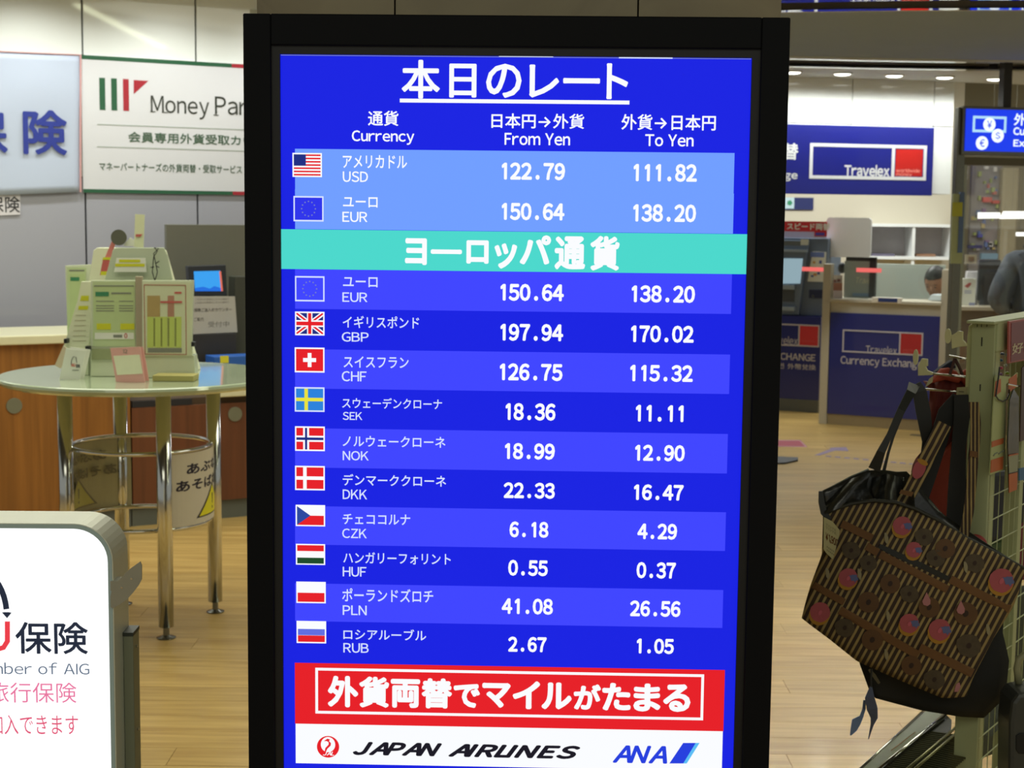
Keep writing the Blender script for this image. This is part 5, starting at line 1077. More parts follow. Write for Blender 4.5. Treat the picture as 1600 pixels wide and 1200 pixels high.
rod(1517, 541, (1500, 538), 'upper hook rod holding the higher disc-shaped tag holder', [(1487, 545), (1498, 542), (1512, 541), (1508, 535), (1504, 531), (1504, 518), (1497, 517), (1492, 521), (1486, 524)], (1481.5, 525, .0066, .0145))
rod(1517, 614, (1437, 607), 'lowest hook rod carrying the dark bag straps')
rod(1517, 563, (1483, 556), 'short chrome hook rod behind the upper tag holder')
F = EF.shift(-.010); q = B(); pxp(q, F, [(1493.5, 625), (1511, 624), (1511, 604.5), (1495, 605.5)], 0, .0015); tg = tag(build('price_label', q, M('label_cream_dark', (164, 158, 116), .6)), 'cream price label hanging on the lowest hook rod', 'label')
for y in (611, 619): q = B(); pxb(q, F, 1498, y, 1506, y+2, .0015, .002); build('label_print', q, M('label_print_grey', (104, 100, 74), .6), tg)
# red sign on the rack top
SG = GFm.shift(.012)
rs = thing('rack_sign', SG.P(*SG.uv(1590, 566)), 'dark red framed sign with white characters on the rack top', 'sign')
def gp(F, pts, w0, w1, mat, name, par, bev=0):
    q = B(); pxp(q, F, pts, w0, w1); return build(name, q, mat, par, bevel=bev)
gp(SG, [(1576.5, 568), (1640, 556), (1640, 492), (1577, 502)], 0, .004, M('sign_frame_pink', (176, 92, 88), .45), 'sign_frame', rs, .001)
gp(SG, [(1579.5, 565.5), (1640, 553), (1640, 495), (1580.5, 505)], .004, .005, M('sign_dark_red', (122, 44, 38), .4, noise=.05), 'sign_face', rs)
a, b_ = SG.uv(1581, 555, .0056)[0], SG.uv(1622, 545, .0056)[0]; c, d = SG.uv(1584, 554, .0056)[1], SG.uv(1584, 537, .0056)[1]
build('lettering', text_bm('好評！', SG, a, b_, c, d, .0056, .02), M('sign_cream_ink', (206, 190, 160), .5), rs, smooth=None)
# colourful little goods seen past the upright
KB = GFm.shift(-.07); rnd = random.Random(11)
pal = [(190, 60, 110), (70, 110, 170), (150, 170, 60), (150, 150, 140), (200, 190, 190), (90, 60, 110), (60, 130, 170)]
for i, (x, y, w, h, c, lb) in enumerate([(1563, 528, 7, 3.5, (210, 214, 160), 'pale trinket directly right of the upright, uppermost row'), (1571, 530, 5, 3, (220, 220, 200), 'white trinket touching the red sign, uppermost row'), (1566, 541, 7, 3, (60, 36, 50), 'dark plum trinket just under the pale uppermost ones'), (1573, 541, 5, 3, (60, 36, 40), 'dark brown trinket beside the plum one under the white trinket'), (1566, 553, 8, 5, (84, 104, 140), 'slate blue trinket in the middle beside the upright'), (1571, 554, 5, 6, (70, 100, 150), 'mid blue trinket touching the red sign at mid height'), (1564, 563, 7, 5, (60, 110, 160), 'bright blue trinket above the pink one'), (1564, 575, 7, 5, (200, 60, 120), 'bright pink trinket by the upright'), (1571, 571, 6, 5, (140, 150, 170), 'pale grey-blue trinket right of the bright pink one'), (1557, 572, 4, 7, (150, 50, 90), 'narrow dark pink trinket touching the upright'), (1564, 585, 5, 6, (130, 90, 150), 'violet trinket lowest of the row beside the upright'), (1574, 583, 8, 5, (120, 150, 40), 'yellow-green trinket below the red sign left corner'), (1586, 574, 7, 5, (120, 140, 50), 'olive green trinket under the middle of the red sign'), (1592, 580, 6, 6, (90, 80, 60), 'brown trinket under the red sign at the right'), (1568, 519, 9, 6, (180, 176, 150), 'beige trinket under the top rail left of the red sign'), (1580, 578, 5, 5, (170, 170, 160), 'light grey trinket between the two green ones')]):
    u, v = KB.uv(x, y); q = B(); sphere(q, KB.P(u, v), w/2/FPX*3.1, 1, 1, h/w, 10)
    tag(build('trinket', q, M('trinket_%d_%d_%d' % c, c, .35, noise=.15), smooth=True), lb, 'trinket', 'tiny colourful trinkets behind the rack sign')
# carded goods hanging on the grid
P1 = GFm.shift(.008)
def carded(name, pts, mat, label, d=0.0, cat='packet'):
    F = GFm.shift(.008+d); t = thing(name, F.P(*F.uv(sum(p[0] for p in pts)/len(pts), max(p[1] for p in pts))), label, cat)
    gp(F, pts, 0, .002, mat, 'backing_card', t); return t, F
LIME = M('card_lime', (176, 184, 128), .5, noise=.03); ORG = M('card_orange', (190, 98, 46), .5, noise=.1); CLR = M('bag_dark', (32, 34, 32), .25, coat=.5, noise=.3, scale=10, bump=.4)
t, F = carded('carded_goods', [(1547, 742), (1571, 734), (1572, 600), (1590, 582), (1590, 590), (1556, 586), (1552, 640)], LIME, 'pale card with orange labels hanging just right of the upright')
for pts in ([(1550, 699), (1568, 693), (1569, 684), (1550, 690)], [(1548, 739), (1567, 733), (1568, 713), (1549, 719)], [(1554, 620), (1564, 612), (1564, 592), (1556, 596)], [(1576, 614), (1589, 604), (1589, 584), (1577, 592)]):
    gp(F, pts, .002, .003, ORG, 'orange_label', t)
q = B()
for pts in ([(1550, 712), (1552, 709), (1556, 707)], [(1558, 709), (1562, 706), (1567, 704)]): tube(q, [F.P(*F.uv(x, y), .003) for x, y in pts], .0012, 6)
build('print_line', q, PGREY, t)
q = B(); tube(q, [F.P(*F.uv(x, y), .006) for x, y in [(1557, 573), (1555, 590), (1552, 610), (1551, 618), (1555, 624), (1562, 627), (1569, 623), (1572, 615), (1572, 608)]], .0016, 8); build('cord_loop', q, CLIPB, t)
t, F = carded('black_pouch', [(1577, 770), (1590, 764), (1592, 700), (1592, 620), (1584, 608), (1578, 625), (1575, 690)], CLR, 'shiny black pouch hanging right of the orange labelled card', .012)
gp(F, [(1577, 770), (1589, 765), (1590, 738), (1577, 741)], .003, .004, ORG, 'orange_label', t); gp(F, [(1577, 739), (1590, 736), (1591, 710), (1576, 713)], .003, .0035, M('tag_grey_green', (150, 152, 124), .5), 'tag_card', t)
gp(F, [(1577, 713), (1591, 710), (1591, 708), (1577, 711)], .0035, .0045, ORG, 'orange_label', t)
t, F = carded('dark_pouch', [(1594, 690), (1612, 684), (1612, 560), (1597, 575)], M('pouch_maroon', (70, 40, 36), .4, noise=.2), 'dark maroon pouch at the right frame edge of the rack', .005)
t, F = carded('blue_tag', [(1593, 751), (1612, 747), (1612, 728), (1593, 732)], M('tag_blue', (52, 104, 150), .5), 'small blue tag at the right frame edge of the rack', .014, 'tag')
q = B(); tube(q, [GFm.P(*GFm.uv(x, y), .01) for x, y in [(1566, 600), (1580, 603), (1600, 602)]], .0022, 8); tag(build('display_hook', q, CHROME), 'thin rod over the orange labelled card on the grid', 'hook', 'hooks on the rack end')
# goods behind the grid
BHF = GFm.shift(-.09)
for pts, c, nm, lb in (([(1544, 850), (1584, 840), (1590, 735), (1547, 735)], (30, 34, 52), 'navy_bag', 'navy cloth bag behind the wire grid beside the upright'),
    ([(1544, 930), (1578, 915), (1579, 842), (1544, 852)], (60, 82, 30), 'green_bag', 'green cloth bag low behind the wire grid'),
    ([(1580, 915), (1630, 900), (1630, 800), (1586, 820)], (112, 26, 50), 'magenta_bag', 'magenta cloth bag behind the wire grid at the right'),
    ([(1580, 830), (1640, 800), (1640, 740), (1584, 745)], (34, 36, 50), 'dark_bag', 'dark cloth bag high behind the wire grid at the right'),
    ([(1530, 1190), (1640, 1150), (1640, 915), (1545, 935)], (60, 66, 54), 'wrapped_goods', 'clear wrapped goods low behind the wire grid')):
    q = B(); pxp(q, BHF, pts, -.05, 0); tag(build(nm, q, M('cloth_%d_%d_%d' % c, c, .8, noise=.25, scale=12, bump=.3), bevel=.012), lb, 'bag')

# ================================================================== BAGS ON THE HOOKS
def coons(top, bot, left, right, n, m):
    def ip(c, t):
        L = [0]
        for a, b_ in zip(c, c[1:]): L.append(L[-1]+math.hypot(b_[0]-a[0], b_[1]-a[1]))
        d = t*L[-1]
        for i in range(len(c)-1):
            if d <= L[i+1]+1e-9:
                k = (d-L[i])/max(L[i+1]-L[i], 1e-9); return (c[i][0]+(c[i+1][0]-c[i][0])*k, c[i][1]+(c[i+1][1]-c[i][1])*k)
        return c[-1]
    G_ = []
    for j in range(m+1):
        row = []
        for i in range(n+1):
            s, t = i/n, j/m; T, Bm, L_, R_ = ip(top, s), ip(bot, s), ip(left, t), ip(right, t)
            row.append(tuple((1-t)*T[k]+t*Bm[k]+(1-s)*L_[k]+s*R_[k]-((1-s)*(1-t)*top[0][k]+s*(1-t)*top[-1][k]+(1-s)*t*bot[0][k]+s*t*bot[-1][k]) for k in (0, 1)))
        G_.append(row)
    return G_
def surf_mesh(G_, depth, uvf=None, thick=0):
    q = B(); m, n = len(G_)-1, len(G_[0])-1; vs = [[q.verts.new(at(G_[j][i][0], G_[j][i][1], depth(i/n, j/m))) for i in range(n+1)] for j in range(m+1)]
    lay = q.loops.layers.uv.new('print') if uvf else None
    for j in range(m):
        for i in range(n):
            idx = [(j, i), (j+1, i), (j+1, i+1), (j, i+1)]; f = q.faces.new([vs[a][b_] for a, b_ in idx])
            if uvf:
                for lp, (a, b_) in zip(f.loops, idx): lp[lay].uv = uvf(*G_[a][b_])
    return q
def print_mat(name, c_dark, c_light, scale):
    mt = bpy.data.materials.new(name); mt.use_nodes = True; nt = mt.node_tree; b = nt.nodes['Principled BSDF']
    uv = nt.nodes.new('ShaderNodeUVMap'); uv.uv_map = 'print'; wv = nt.nodes.new('ShaderNodeTexWave'); wv.wave_type = 'BANDS'; wv.bands_direction = 'X'; wv.inputs['Scale'].default_value = scale; wv.inputs['Distortion'].default_value = .3; wv.inputs['Detail'].default_value = 1
    cr = nt.nodes.new('ShaderNodeValToRGB'); e = cr.color_ramp.elements; e[0].position = .55; e[0].color = rgb(c_dark); e[1].position = .74; e[1].color = rgb(c_light)
    n = nt.nodes.new('ShaderNodeTexNoise'); n.inputs['Scale'].default_value = 3; r = nt.nodes.new('ShaderNodeMapRange'); r.inputs[3].default_value = .55; r.inputs[4].default_value = 1.3
    mx = nt.nodes.new('ShaderNodeMix'); mx.data_type = 'RGBA'; mx.blend_type = 'MULTIPLY'; mx.inputs[0].default_value = 1
    nt.links.new(uv.outputs[0], wv.inputs[0]); nt.links.new(uv.outputs[0], n.inputs['Vector']); nt.links.new(wv.outputs['Fac'], cr.inputs[0]); nt.links.new(n.outputs['Fac'], r.inputs[0]); nt.links.new(cr.outputs[0], mx.inputs[6]); nt.links.new(r.outputs[0], mx.inputs[7]); nt.links.new(mx.outputs[2], b.inputs['Base Color'])
    b.inputs['Roughness'].default_value = .8; return mt
BA = math.radians(28); UVS = .0135
def uvp(x, y): return ((x*math.cos(BA)+y*math.sin(BA))*UVS*.5, (-x*math.sin(BA)+y*math.cos(BA))*UVS*.5)
PRM = print_mat('bag_print', (60, 44, 34), (164, 142, 90), 5.0)
BD = 2.93
top = [(1286, 806), (1300, 797), (1330, 787), (1365, 782), (1400, 785), (1430, 795), (1470, 815), (1512, 842), (1560, 866), (1600, 888)]
bot = [(1252.5, 965.5), (1296, 997), (1340, 1032), (1410, 1063), (1473, 1090), (1508, 1088)]
left = [(1286, 806), (1290, 840), (1285, 870), (1268, 915), (1252.5, 965.5)]
right = [(1600, 888), (1590, 925), (1581, 948), (1550, 997), (1520, 1056), (1508, 1088)]
GB_ = coons(top, bot, left, right, 30, 24)
def fdep(s, t): return BD - .045*(math.sin(math.pi*s)**.6)*(math.sin(math.pi*min(1, t*.9+.1))**.7) + .008*math.sin(7*s+3*t) - .02*t
c0 = at(1400, 1060, BD); bag = thing('patterned_tote', c0, 'brown striped tote bag printed with doughnuts, hanging in the right foreground', 'bag')
fr = build('front_panel', surf_mesh(GB_, fdep, uvp), PRM, bag, smooth=True); so = fr.modifiers.new('t', 'SOLIDIFY'); so.thickness = .003
# lookup for prints on the bag surface
GL = [(GB_[j][i][0], GB_[j][i][1], fdep(i/30, j/24)) for j in range(25) for i in range(31)]
from mathutils.bvhtree import BVHTree
_bt = surf_mesh(GB_, fdep); BVH = BVHTree.FromBMesh(_bt); _bt.free()
def bagd(x, y):
    h = BVH.ray_cast(O, ray(x, y).normalized())
    if h[0] is not None: return h[0].y
    b4 = sorted(((x-a)**2+(y-b_)**2, d) for a, b_, d in GL)[:4]; w = [1/(k[0]+.5) for k in b4]; return sum(a*k[1] for a, k in zip(w, b4))/sum(w)
def decal(pts, mat, name, par, lift, holes=None):
    cx, cy = sum(p[0] for p in pts)/len(pts), sum(p[1] for p in pts)/len(pts); q = B(); c = q.verts.new(at(cx, cy, bagd(cx, cy)-lift-.0038)); vs = [q.verts.new(at(x, y, bagd(x, y)-lift-.0038)) for x, y in pts]
    ms = [q.verts.new(at((x+cx)/2, (y+cy)/2, bagd((x+cx)/2, (y+cy)/2)-lift-.0038)) for x, y in pts]; n = len(pts)
    for i in range(n): q.faces.new([vs[i], vs[(i+1) % n], ms[(i+1) % n], ms[i]]); q.faces.new([ms[i], ms[(i+1) % n], c])
    return build(name, q, mat, par)
def rot(cx, cy, dx, dy, a=BA): return (cx+dx*math.cos(a)-dy*math.sin(a), cy+dx*math.sin(a)+dy*math.cos(a))
def blob(cx, cy, rx, ry, n=18, a=BA, wob=0): return [rot(cx, cy, rx*math.cos(2*math.pi*i/n)*(1+wob*math.sin(5*i)), ry*math.sin(2*math.pi*i/n)*(1+wob*math.cos(4*i)), a) for i in range(n)]
D_PK = M('print_pink_icing', (172, 84, 92), .8, noise=.1); D_YL = M('print_dough', (176, 128, 44), .8); D_BL = M('print_blue_sprinkle', (96, 104, 150), .8); D_BR = M('print_brown_ring', (98, 70, 44), .8, noise=.15); D_DK = M('print_dark_ring', (82, 70, 52), .8, noise=.3, scale=90); D_CR = M('print_cream_twist', (150, 140, 108), .8); BAND = M('print_tan_band', (112, 78, 44), .8, noise=.12); D_BK = M('print_deep', (56, 40, 32), .8)
for (xa_, ya_, xb_, yb_, w) in ((1271, 914, 1319, 941, 11), (1312, 953, 1435, 1024, 13), (1437, 1012, 1520, 1052, 14), (1354, 853, 1372, 864, 12), (1375, 866, 1481, 921, 12), (1485, 905, 1578, 952, 13), (1315, 818, 1363, 841, 12)):
    for k in range(3):
        t0, t1 = k/3, (k+1)/3; x0, y0, x1, y1 = xa_+(xb_-xa_)*t0, ya_+(yb_-ya_)*t0, xa_+(xb_-xa_)*t1, ya_+(yb_-ya_)*t1; l = math.hypot(x1-x0, y1-y0); nx, ny = -(y1-y0)/l*w/2, (x1-x0)/l*w/2
        decal([(x0-nx, y0-ny), (x1-nx, y1-ny), (x1+nx, y1+ny), (x0+nx, y0+ny)], BAND, 'printed_band', fr, .0020)
for (x, y, r) in ((1325.5, 903.5, 15.5), (1281.5, 957.5, 16.5), (1410, 822.5, 15.5), (1428, 860, 13), (1421, 975, 16), (1468.5, 985, 18), (1565, 908, 20)):
    d = decal(blob(x-1, y+2.5, r*1.0, r*1.06), D_YL, 'printed_doughnut', fr, .0024); decal(blob(x, y-1, r*.96, r*.95, wob=.03), D_PK, 'printed_doughnut', fr, .0032); decal(blob(x, y, r*.16, r*.26), M('print_hole', (196, 96, 112), .8), 'printed_doughnut', fr, .0042)
    if r != 16.5: decal(blob(x+r*.58, y-r*.02, r*.46, r*.34, wob=.3), D_BL, 'printed_doughnut', fr, .0040)
for (x, y, r) in ((1357, 941, 17), (1363, 1000, 17), (1391, 912, 16), (1477, 857, 16), (1509, 959, 19), (1452, 949, 17), (1424, 1040, 16)):
    decal(blob(x, y, r, r*.95), D_BR, 'printed_doughnut', fr, .0024); decal(blob(x, y, r*.22, r*.28), D_BK, 'printed_doughnut', fr, .0030)
for (x, y, r) in ((1444, 839, 15), (1462, 872, 15), (1421, 928, 15), (1320, 981, 16), (1330, 860, 15), (1514, 1009, 20), (1460, 1062, 17), (1357, 880, 14), (1523, 880, 16)):
    decal(blob(x, y, r, r*.9, wob=.06), D_DK, 'printed_doughnut', fr, .0024); decal(blob(x, y, r*.2, r*.24), D_BK, 'printed_doughnut', fr, .0030)
for (x, y) in ((1385, 841), (1509, 886), (1343, 897), (1388, 963), (1544, 984), (1385, 1023), (1293, 896)):
    decal(blob(x, y, 3.2, 9, 12, math.radians(-8), .12), D_CR, 'printed_twist', fr, .0036)
PDR = M('print_pink_drop', (178, 120, 122), .8)
for (x, y) in ((1448, 938), (1501.5, 951)): decal([(x, y-13), (x+6, y), (x+5.5, y+6), (x+1, y+9), (x-5, y+7), (x-7, y+2), (x-4, y-5)], PDR, 'printed_drop', fr, .0042)
decal([(1494, 1069), (1499, 1066), (1501, 1073), (1497, 1081), (1491, 1081)], PDR, 'printed_drop', fr, .0042)
# dark zip on the front
strapm = M('strap_black', (34, 36, 34), .55, noise=.1, scale=80)
q = B(); strap(q, [(1374, 853, 7, bagd(1374, 853)-.006), (1400, 866, 9, bagd(1400, 866)-.006), (1440, 884, 9, bagd(1440, 884)-.006), (1482, 905, 8, bagd(1482, 905)-.006)]); build('front_zip', q, strapm, bag)
# piping along the rim, lining
BLK = M('bag_lining', (32, 34, 32), .32, coat=.5, noise=.3, scale=25, bump=.5, coat_rough=.2)
q = B(); tube(q, [at(x, y, fdep(i/(len(top)-1), 0)-.002) for i, (x, y) in enumerate(top)], .0035, 8); build('rim_piping', q, M('piping_dark', (48, 48, 40), .6), bag, smooth=True)
btop = [(1282, 768), (1300, 760), (1330, 744), (1357, 733), (1385, 734), (1405, 737), (1415, 735), (1423, 742), (1470, 800), (1598, 884)]
GB2 = coons(btop, [(x+2, y) for x, y in bot], [(1282, 768), (1286, 806), (1284, 870), (1270, 915), (1255, 963)], [(1598, 886), (1588, 925), (1579, 948), (1548, 997), (1518, 1054), (1510, 1086)], 24, 20)
q = surf_mesh(GB2, lambda s, t: BD+.065*(1-.6*t)*max(.15, math.sin(math.pi*min(1, s*1.1)))+.004*math.sin(22*s+3*t)); bk = build('lining', q, BLK, bag, smooth=True); so = bk.modifiers.new('t', 'SOLIDIFY'); so.thickness = .003
# folded inner side of the lining between front rim and back rim
fold = coons([(1284, 770), (1302, 762), (1332, 747), (1360, 738)], [(1289, 803), (1316, 792), (1340, 786), (1366, 782)], [(1284, 770), (1283, 790), (1289, 803)], [(1360, 738), (1354, 760), (1366, 782)], 12, 8)
q = surf_mesh(fold, lambda s, t: BD+.03*(1-t)*(.3+s)+.014*math.sin(5*s+4*t)-.004); build('lining_fold', q, BLK, bag, smooth=True)
fold = coons([(1366, 746), (1385, 740), (1408, 746), (1424, 746)], [(1368, 782), (1395, 784), (1415, 789), (1430, 795)], [(1366, 746), (1362, 765), (1368, 782)], [(1424, 746), (1428, 770), (1430, 795)], 12, 8)
q = surf_mesh(fold, lambda s, t: BD+.035*(1-t)+.016*math.sin(9*s+2*t)); build('lining_fold', q, BLK, bag, smooth=True)
q = B(); tube(q, [at(1284, 769, BD+.01), at(1300, 761, BD+.03), at(1330, 745, BD+.05), at(1357, 733.5, BD+.058)], .0022, 8); build('green_piping', q, M('piping_green', (86, 104, 66), .5), bag, smooth=True)
# corner, tag and ribbons
q = B(); strap(q, [(1283, 768, 6, BD-.002), (1284, 785, 9, BD-.006), (1288, 802, 10, BD-.01), (1296, 812, 8, BD-.012)], .006); build('corner_patch', q, strapm, bag)
pt_ = [(1287.5, 808), (1301, 815), (1311.7, 828), (1310.5, 883), (1291, 864), (1287, 858)]
PF2 = Frame(at(1299, 845, BD-.022), 24); q = B(); pxp(q, PF2, pt_, 0, .0012); ptg = tag(build('paper_price_tag', q, M('price_paper', (178, 172, 126), .6, noise=.03)), 'cream paper price tag hanging at the tote bag left corner', 'tag')
OR_ = M('price_orange', (140, 86, 40), .6)
def slope_txt(s, F, x0, y0t, y0b, x1, dy, mat, par, w, bold=0):
    q = text_bm(s, None, 0, 1, 0, 1, 0, bold, surf=lambda a, b_, _: F.P(*F.uv(x0+(x1-x0)*a, y0b+(y0t-y0b)*b_+dy*a, w), w)); return build('lettering', q, mat, par, smooth=None)
slope_txt('¥1,900', PF2, 1290, 831, 845, 1309.5, 12, OR_, ptg, .0016, .03)
for y in (817, 822): slope_txt('TOTE', PF2, 1290, y, y+3.5, 1307, 11, M('tag_print_grey', (120, 116, 84), .6), ptg, .0016)
for y in (853, 858): slope_txt('IIIIIII', PF2, 1292, y, y+2.5, 1308, 11, MATS['tag_print_grey'], ptg, .0016)
RBL = M('ribbon_blue', (104, 124, 160), .6, noise=.05); RBD = M('ribbon_slate', (84, 92, 116), .6)
rbz = thing('ribbon_tag', at(1357, 1155, 2.9), 'blue ribbon ends dangling under the left of the tote bag', 'ribbon')
q = B(); strap(q, [(1361, 1072, 3, 2.90), (1359, 1090, 15, 2.885), (1363, 1108, 17, 2.89), (1366, 1122, 11, 2.90), (1363, 1132, 5, 2.905), (1360, 1143, 3, 2.91), (1357, 1155, 1, 2.91)], .001); build('ribbon', q, RBD, rbz)
q = B(); strap(q, [(1351, 1094, 4, 2.90), (1350, 1108, 5, 2.905), (1346, 1120, 6, 2.90), (1338, 1128, 15, 2.89), (1334, 1140, 10, 2.885), (1329, 1149, 2, 2.88)], .001); build('ribbon', q, RBL, rbz)
q = B(); tube(q, [at(1362, 1045, 2.9), at(1361, 1060, 2.9), at(1361, 1074, 2.9)], .002, 6); build('cord', q, strapm, rbz)
q = B(); strap(q, [(1358, 1046, 4, 2.9), (1366, 1056, 6, 2.9), (1374, 1068, 4, 2.9)], .001); build('cord', q, M('cord_olive', (84, 76, 50), .7), rbz)
# straps
q = B(); strap(q, [(1429, 600, 18, 3.03), (1424, 612, 15, 3.0), (1408, 640, 11, 2.97), (1390, 680, 9, 2.95), (1377, 706, 13, 2.94), (1366, 734, 19, 2.95)], .002); build('strap', q, strapm, bag)
q = B(); strap(q, [(1426, 612, 10, 3.02), (1410, 645, 6, 3.0), (1396, 682, 4, 2.99), (1388, 708, 4, 2.985), (1381, 737, 5, 2.985)], .002); build('strap', q, strapm, bag)
q = B(); strap(q, [(1431, 600, 16, 3.035), (1437, 612, 22, 3.03), (1443, 645, 23, 3.03), (1450, 690, 18, 3.03), (1447, 730, 20, 3.03), (1425, 795, 24, 3.02)], .002); build('strap', q, strapm, bag)
q = surf_mesh([[(x-nx, y-ny), (x, y), (x+nx, y+ny)] for x, y, nx, ny in ((1475, 662, 10, 5), (1462, 686, 10, 5), (1450, 710, 10, 5), (1440, 732, 11, 4), (1425, 762, 10, 4.5), (1412, 785, 11, 4.5), (1398, 808, 12, 5))], lambda s, t: 2.985-.05*t, lambda x, y: (x*math.cos(BA)*UVS*.5+y*math.sin(BA)*UVS*.5, y*.01))
stp = build('patterned_strap', q, PRM, bag); so = stp.modifiers.new('t', 'SOLIDIFY'); so.thickness = .003
def pdec(cx, cy, rx, ry, a, d, mat, nm='printed_doughnut'):
    q = B(); F = Frame((0, d, 0)); prism(q, F, [F.uv(*rot(cx, cy, rx*math.cos(t), ry*math.sin(t), a)) for t in [2*math.pi*i/18 for i in range(18)]], 0, .001); return build(nm, q, mat, stp)
pdec(1436, 733, 9.5, 16, math.radians(24), 2.943, D_PK); pdec(1441.5, 722, 9, 4, math.radians(28), 2.9425, D_YL)
q = B(); F = Frame((0, 2.92, 0)); pxp(q, F, [(1408, 765), (1428, 769), (1424, 776), (1405, 771)], 0, .001); build('printed_band', q, BAND, stp)
q = surf_mesh([[(x-8, y), (x+8, y)] for x, y in ((1521, 628), (1524, 660), (1523, 690), (1520, 720), (1517, 760), (1513, 800), (1505, 838))], lambda s, t: 2.955-.01*t, lambda x, y: (x*.0105, y*.01))
st2 = build('patterned_strap', q, PRM, bag); so = st2.modifiers.new('t', 'SOLIDIFY'); so.thickness = .003
q = B(); F = Frame((0, 2.943, 0)); pxp(q, F, [(1515, 713), (1527, 715), (1527, 706), (1516, 704)], 0, .001); build('printed_band', q, BAND, st2)
# black bag behind with its wide straps
bb2 = thing('black_bag', at(1460, 1110, 3.02), 'plain black bag hanging behind and below the patterned tote', 'bag')
BB = M('black_cloth', (27, 28, 26), .75, noise=.2, scale=14, bump=.3)
GBB = coons([(1335, 960), (1400, 900), (1500, 880), (1575, 930)], [(1368, 1091), (1439, 1110), (1500, 1120), (1537, 1122)], [(1335, 960), (1343, 1037), (1358, 1078), (1368, 1091)], [(1575, 930), (1566, 985), (1577, 1031), (1571, 1090), (1537, 1122)], 16, 14)
q = surf_mesh(GBB, lambda s, t: 2.972-.02*math.sin(math.pi*s)*math.sin(math.pi*t)+.01*math.sin(9*s+5*t)); o = build('front', q, BB, bb2, smooth=True); so = o.modifiers.new('t', 'SOLIDIFY'); so.thickness = .02; so.offset = 1
q = B(); strap(q, [(1502, 617, 22, 3.03), (1503, 650, 25, 3.02), (1498, 700, 22, 3.0), (1496, 760, 28, 2.99), (1494, 830, 32, 2.985)], .003); build('strap', q, BB, bb2)
q = B(); strap(q, [(1496, 618, 14, 3.04), (1480, 645, 28, 3.03), (1466, 690, 28, 3.02), (1450, 740, 28, 3.0), (1428, 800, 30, 2.99)], .003); build('strap', q, BB, bb2)
# red bags
RD1 = M('red_cloth', (112, 40, 34), .75, noise=.25, scale=14, bump=.5); RD2 = M('orange_red_cloth', (168, 66, 44), .7, noise=.25, scale=16, bump=.5)
rb1 = thing('red_bag', at(1480, 830, 3.2), 'dark red cloth bag hanging behind the black straps', 'bag')
GRB = coons([(1455, 600), (1470, 590), (1495, 590), (1530, 590)], [(1425, 800), (1450, 830), (1490, 850), (1540, 860)], [(1455, 600), (1450, 640), (1450, 680), (1440, 740), (1425, 800)], [(1530, 590), (1530, 700), (1540, 860)], 14, 18)
q = surf_mesh(GRB, lambda s, t: 3.12-.02*math.sin(math.pi*s)+.008*math.sin(20*s+8*t)); o = build('front', q, RD1, rb1, smooth=True); so = o.modifiers.new('t', 'SOLIDIFY'); so.thickness = .03; so.offset = 1
for pts in ([(1456, 600), (1462, 588), (1472, 577), (1484, 575), (1496, 580), (1504, 592), (1500, 600), (1478, 594)], [(1500, 592), (1505, 580), (1518, 576), (1530, 578), (1530, 600), (1510, 604)]):
    F = Frame((0, 3.085, 0)); q = B(); pxp(q, F, pts, -.02, 0); build('gathered_top', q, RD2, rb1, bevel=.006)
F = Frame((0, 3.07, 0)); q = B(); pxp(q, F, [(1455, 740), (1478, 705), (1492, 690), (1492, 850), (1440, 800)], -.02, 0); build('lower_panel', q, RD2, rb1, bevel=.004)
sphere_q = B(); sphere(sphere_q, at(1523, 852, 2.99), .024, 1, .6, .9, 18); tag(build('red_pouch', sphere_q, M('red_pouch_cloth', (150, 44, 44), .7), smooth=True), 'rounded red pouch peeking over the tote rim beside the upright', 'pouch')
F = Frame((0, 3.10, 0)); q = B(); pxp(q, F, [(1456, 586), (1470, 575), (1488, 563), (1495, 575), (1470, 580)], -.02, 0); tag(build('navy_cloth', q, M('navy_cloth', (30, 36, 60), .7), bevel=.003), 'bit of navy cloth above the red bag', 'bag')
q = B(); tube(q, [at(1492, 560, 3.07), at(1488, 573, 3.07), at(1484, 585, 3.07)], .003, 6); tube(q, [at(1492, 560, 3.07), at(1499, 574, 3.07), at(1504, 586, 3.07)], .003, 6); build('drawstring', q, M('drawstring_dark', (70, 40, 36), .7), rb1)
F = Frame((0, 3.06, 0)); q = B(); pxp(q, F, [(1446, 605), (1457, 597), (1458, 588), (1452, 592)], -.002, 0); tag(build('small_paper_tag', q, M('tag_cream2', (176, 172, 130), .6)), 'small cream paper tag at the left of the red bag', 'tag')
# ---- low shelf / base of the rack
ZS = .55
def sp(pts, z0, z1, mat, name, par):
    q = B(); P = [fl(x, y, z1) for x, y in pts]; F = Frame((0, 0, 0), u=(1, 0, 0), v=(0, 1, 0)); prism(q, F, [(p.x, p.y) for p in P], z0, z1); return build(name, q, mat, par)
ls = thing('lower_shelf', fl(1440, 1180, ZS)-Vector((0, 0, ZS)), 'sloping wire shelf low on the rack at the bottom right', 'shelf')
sp([(1345, 1204), (1366, 1206), (1476, 1118), (1468, 1110), (1438, 1112)], ZS-.006, ZS, M('shelf_strip_clear', (150, 160, 128), .2, coat=.6, noise=.1), 'price_strip', ls)
sp([(1366, 1210), (1478, 1212), (1487, 1125), (1478, 1116)], ZS-.02, ZS-.008, M('shelf_mat', (44, 46, 42), .5, noise=.1), 'shelf_mat', ls)
P0, P1 = fl(1366, 1208, ZS), fl(1476, 1117, ZS); dv = (P1-P0).normalized()
q = B(); tube(q, [P0-dv*.1, P1+dv*.3], .004, 8); build('shelf_rail', q, CHROME, ls, smooth=True)
P2, P3 = fl(1345, 1204, ZS), fl(1440, 1111, ZS); q = B(); tube(q, [P2-dv*.1, P3+dv*.1], .003, 8); build('shelf_rail', q, CHROME, ls, smooth=True)
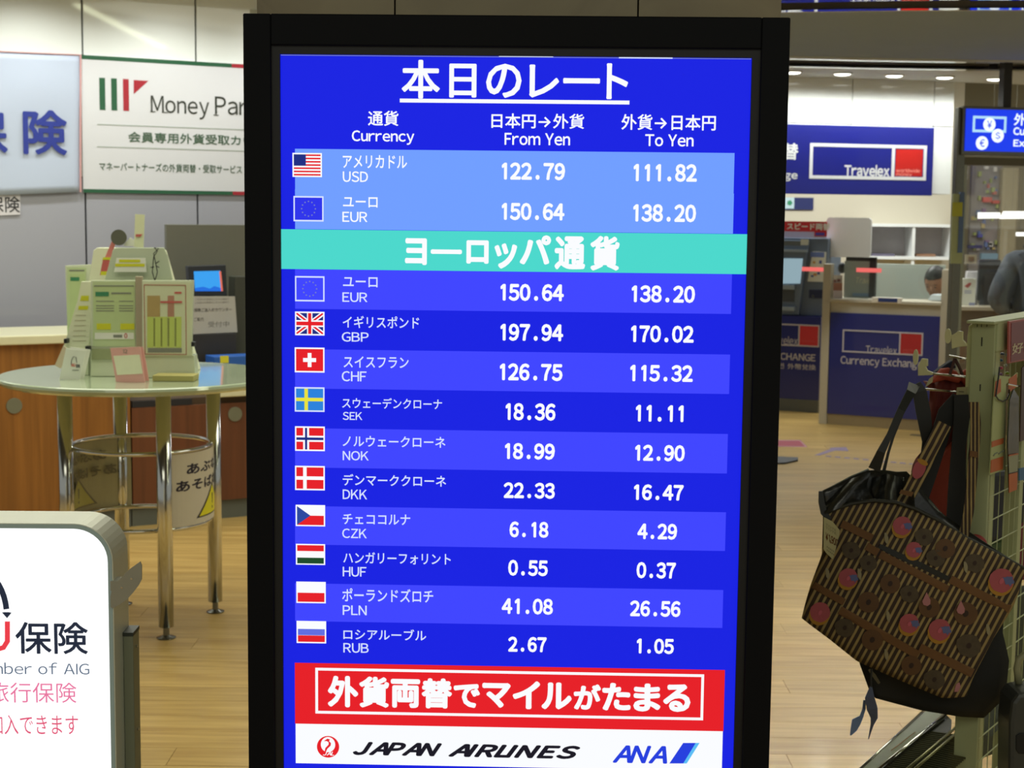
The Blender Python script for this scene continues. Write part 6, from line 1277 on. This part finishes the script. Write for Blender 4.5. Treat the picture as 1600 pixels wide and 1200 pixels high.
perp = Vector((dv.y, -dv.x, 0))
for i in range(30):
    a = P0+dv*(.012*i-.03)+perp*.004; q = B(); tube(q, [a+Vector((0, 0, -.007)), a+perp*.05+Vector((0, 0, -.004)), a+perp*.11+Vector((0, 0, -.006))], .0022, 5); build('shelf_wire', q, M('wire_olive', (88, 90, 66), .4, metal=.5), ls)
P4, P5 = fl(1412, 1206, ZS+.01), fl(1489, 1141, ZS+.01)
for k in (0, .012): q = B(); tube(q, [P4+perp*k-dv*.1, P5+perp*k+dv*.2], .0028, 8); build('shelf_rail', q, M('rail_olive', (150, 148, 104), .3, metal=.7), ls, smooth=True)
sp([(1392, 1172), (1402, 1165), (1430, 1143), (1421, 1150)], ZS+.001, ZS+.003, M('strip_print', (176, 136, 84), .5), 'strip_label', ls)
# lower right: inclined flat rail and grey appliance
for (a, b_, w, mt, lb) in (((1536, 1144), (1606, 1074), 28, 'rail_glassy', 'broad shiny grey rail crossing low behind the upright'),):
    q = B(); d = 2.98; strap(q, [(a[0], a[1], w, 3.10), (b_[0], b_[1], w, 3.22)], .004); tag(build('inclined_rail', q, M(mt, (84, 88, 76), .2, coat=.6, noise=.3, scale=20)), lb, 'rail')
ga = thing('grey_appliance', at(1600, 1196, 2.86), 'dark grey plastic appliance cut off at the bottom right corner', 'appliance')
F = Frame((0, 2.86, 0)); q = B(); pxp(q, F, [(1577, 1230), (1578, 1130), (1582, 1098), (1592, 1084), (1640, 1080), (1640, 1230)], -.08, 0); build('casing', q, M('appliance_grey', (62, 64, 60), .4, noise=.05), ga, bevel=.008)
q = B(); pxp(q, F, [(1588, 1172), (1588, 1150), (1594, 1146), (1630, 1146), (1630, 1178), (1592, 1178)], 0, .003); build('dark_recess', q, RKD, ga, bevel=.001)
q = B(); tube(q, [at(1592, 1068, 2.92), at(1589, 1045, 2.92), at(1592, 1030, 2.92), at(1602, 1022, 2.92), at(1620, 1020, 2.92)], .007, 10); build('handle', q, M('handle_cream', (150, 148, 112), .4), ga, smooth=True)
print('objects', len(bpy.data.objects), 'planks', cnt)
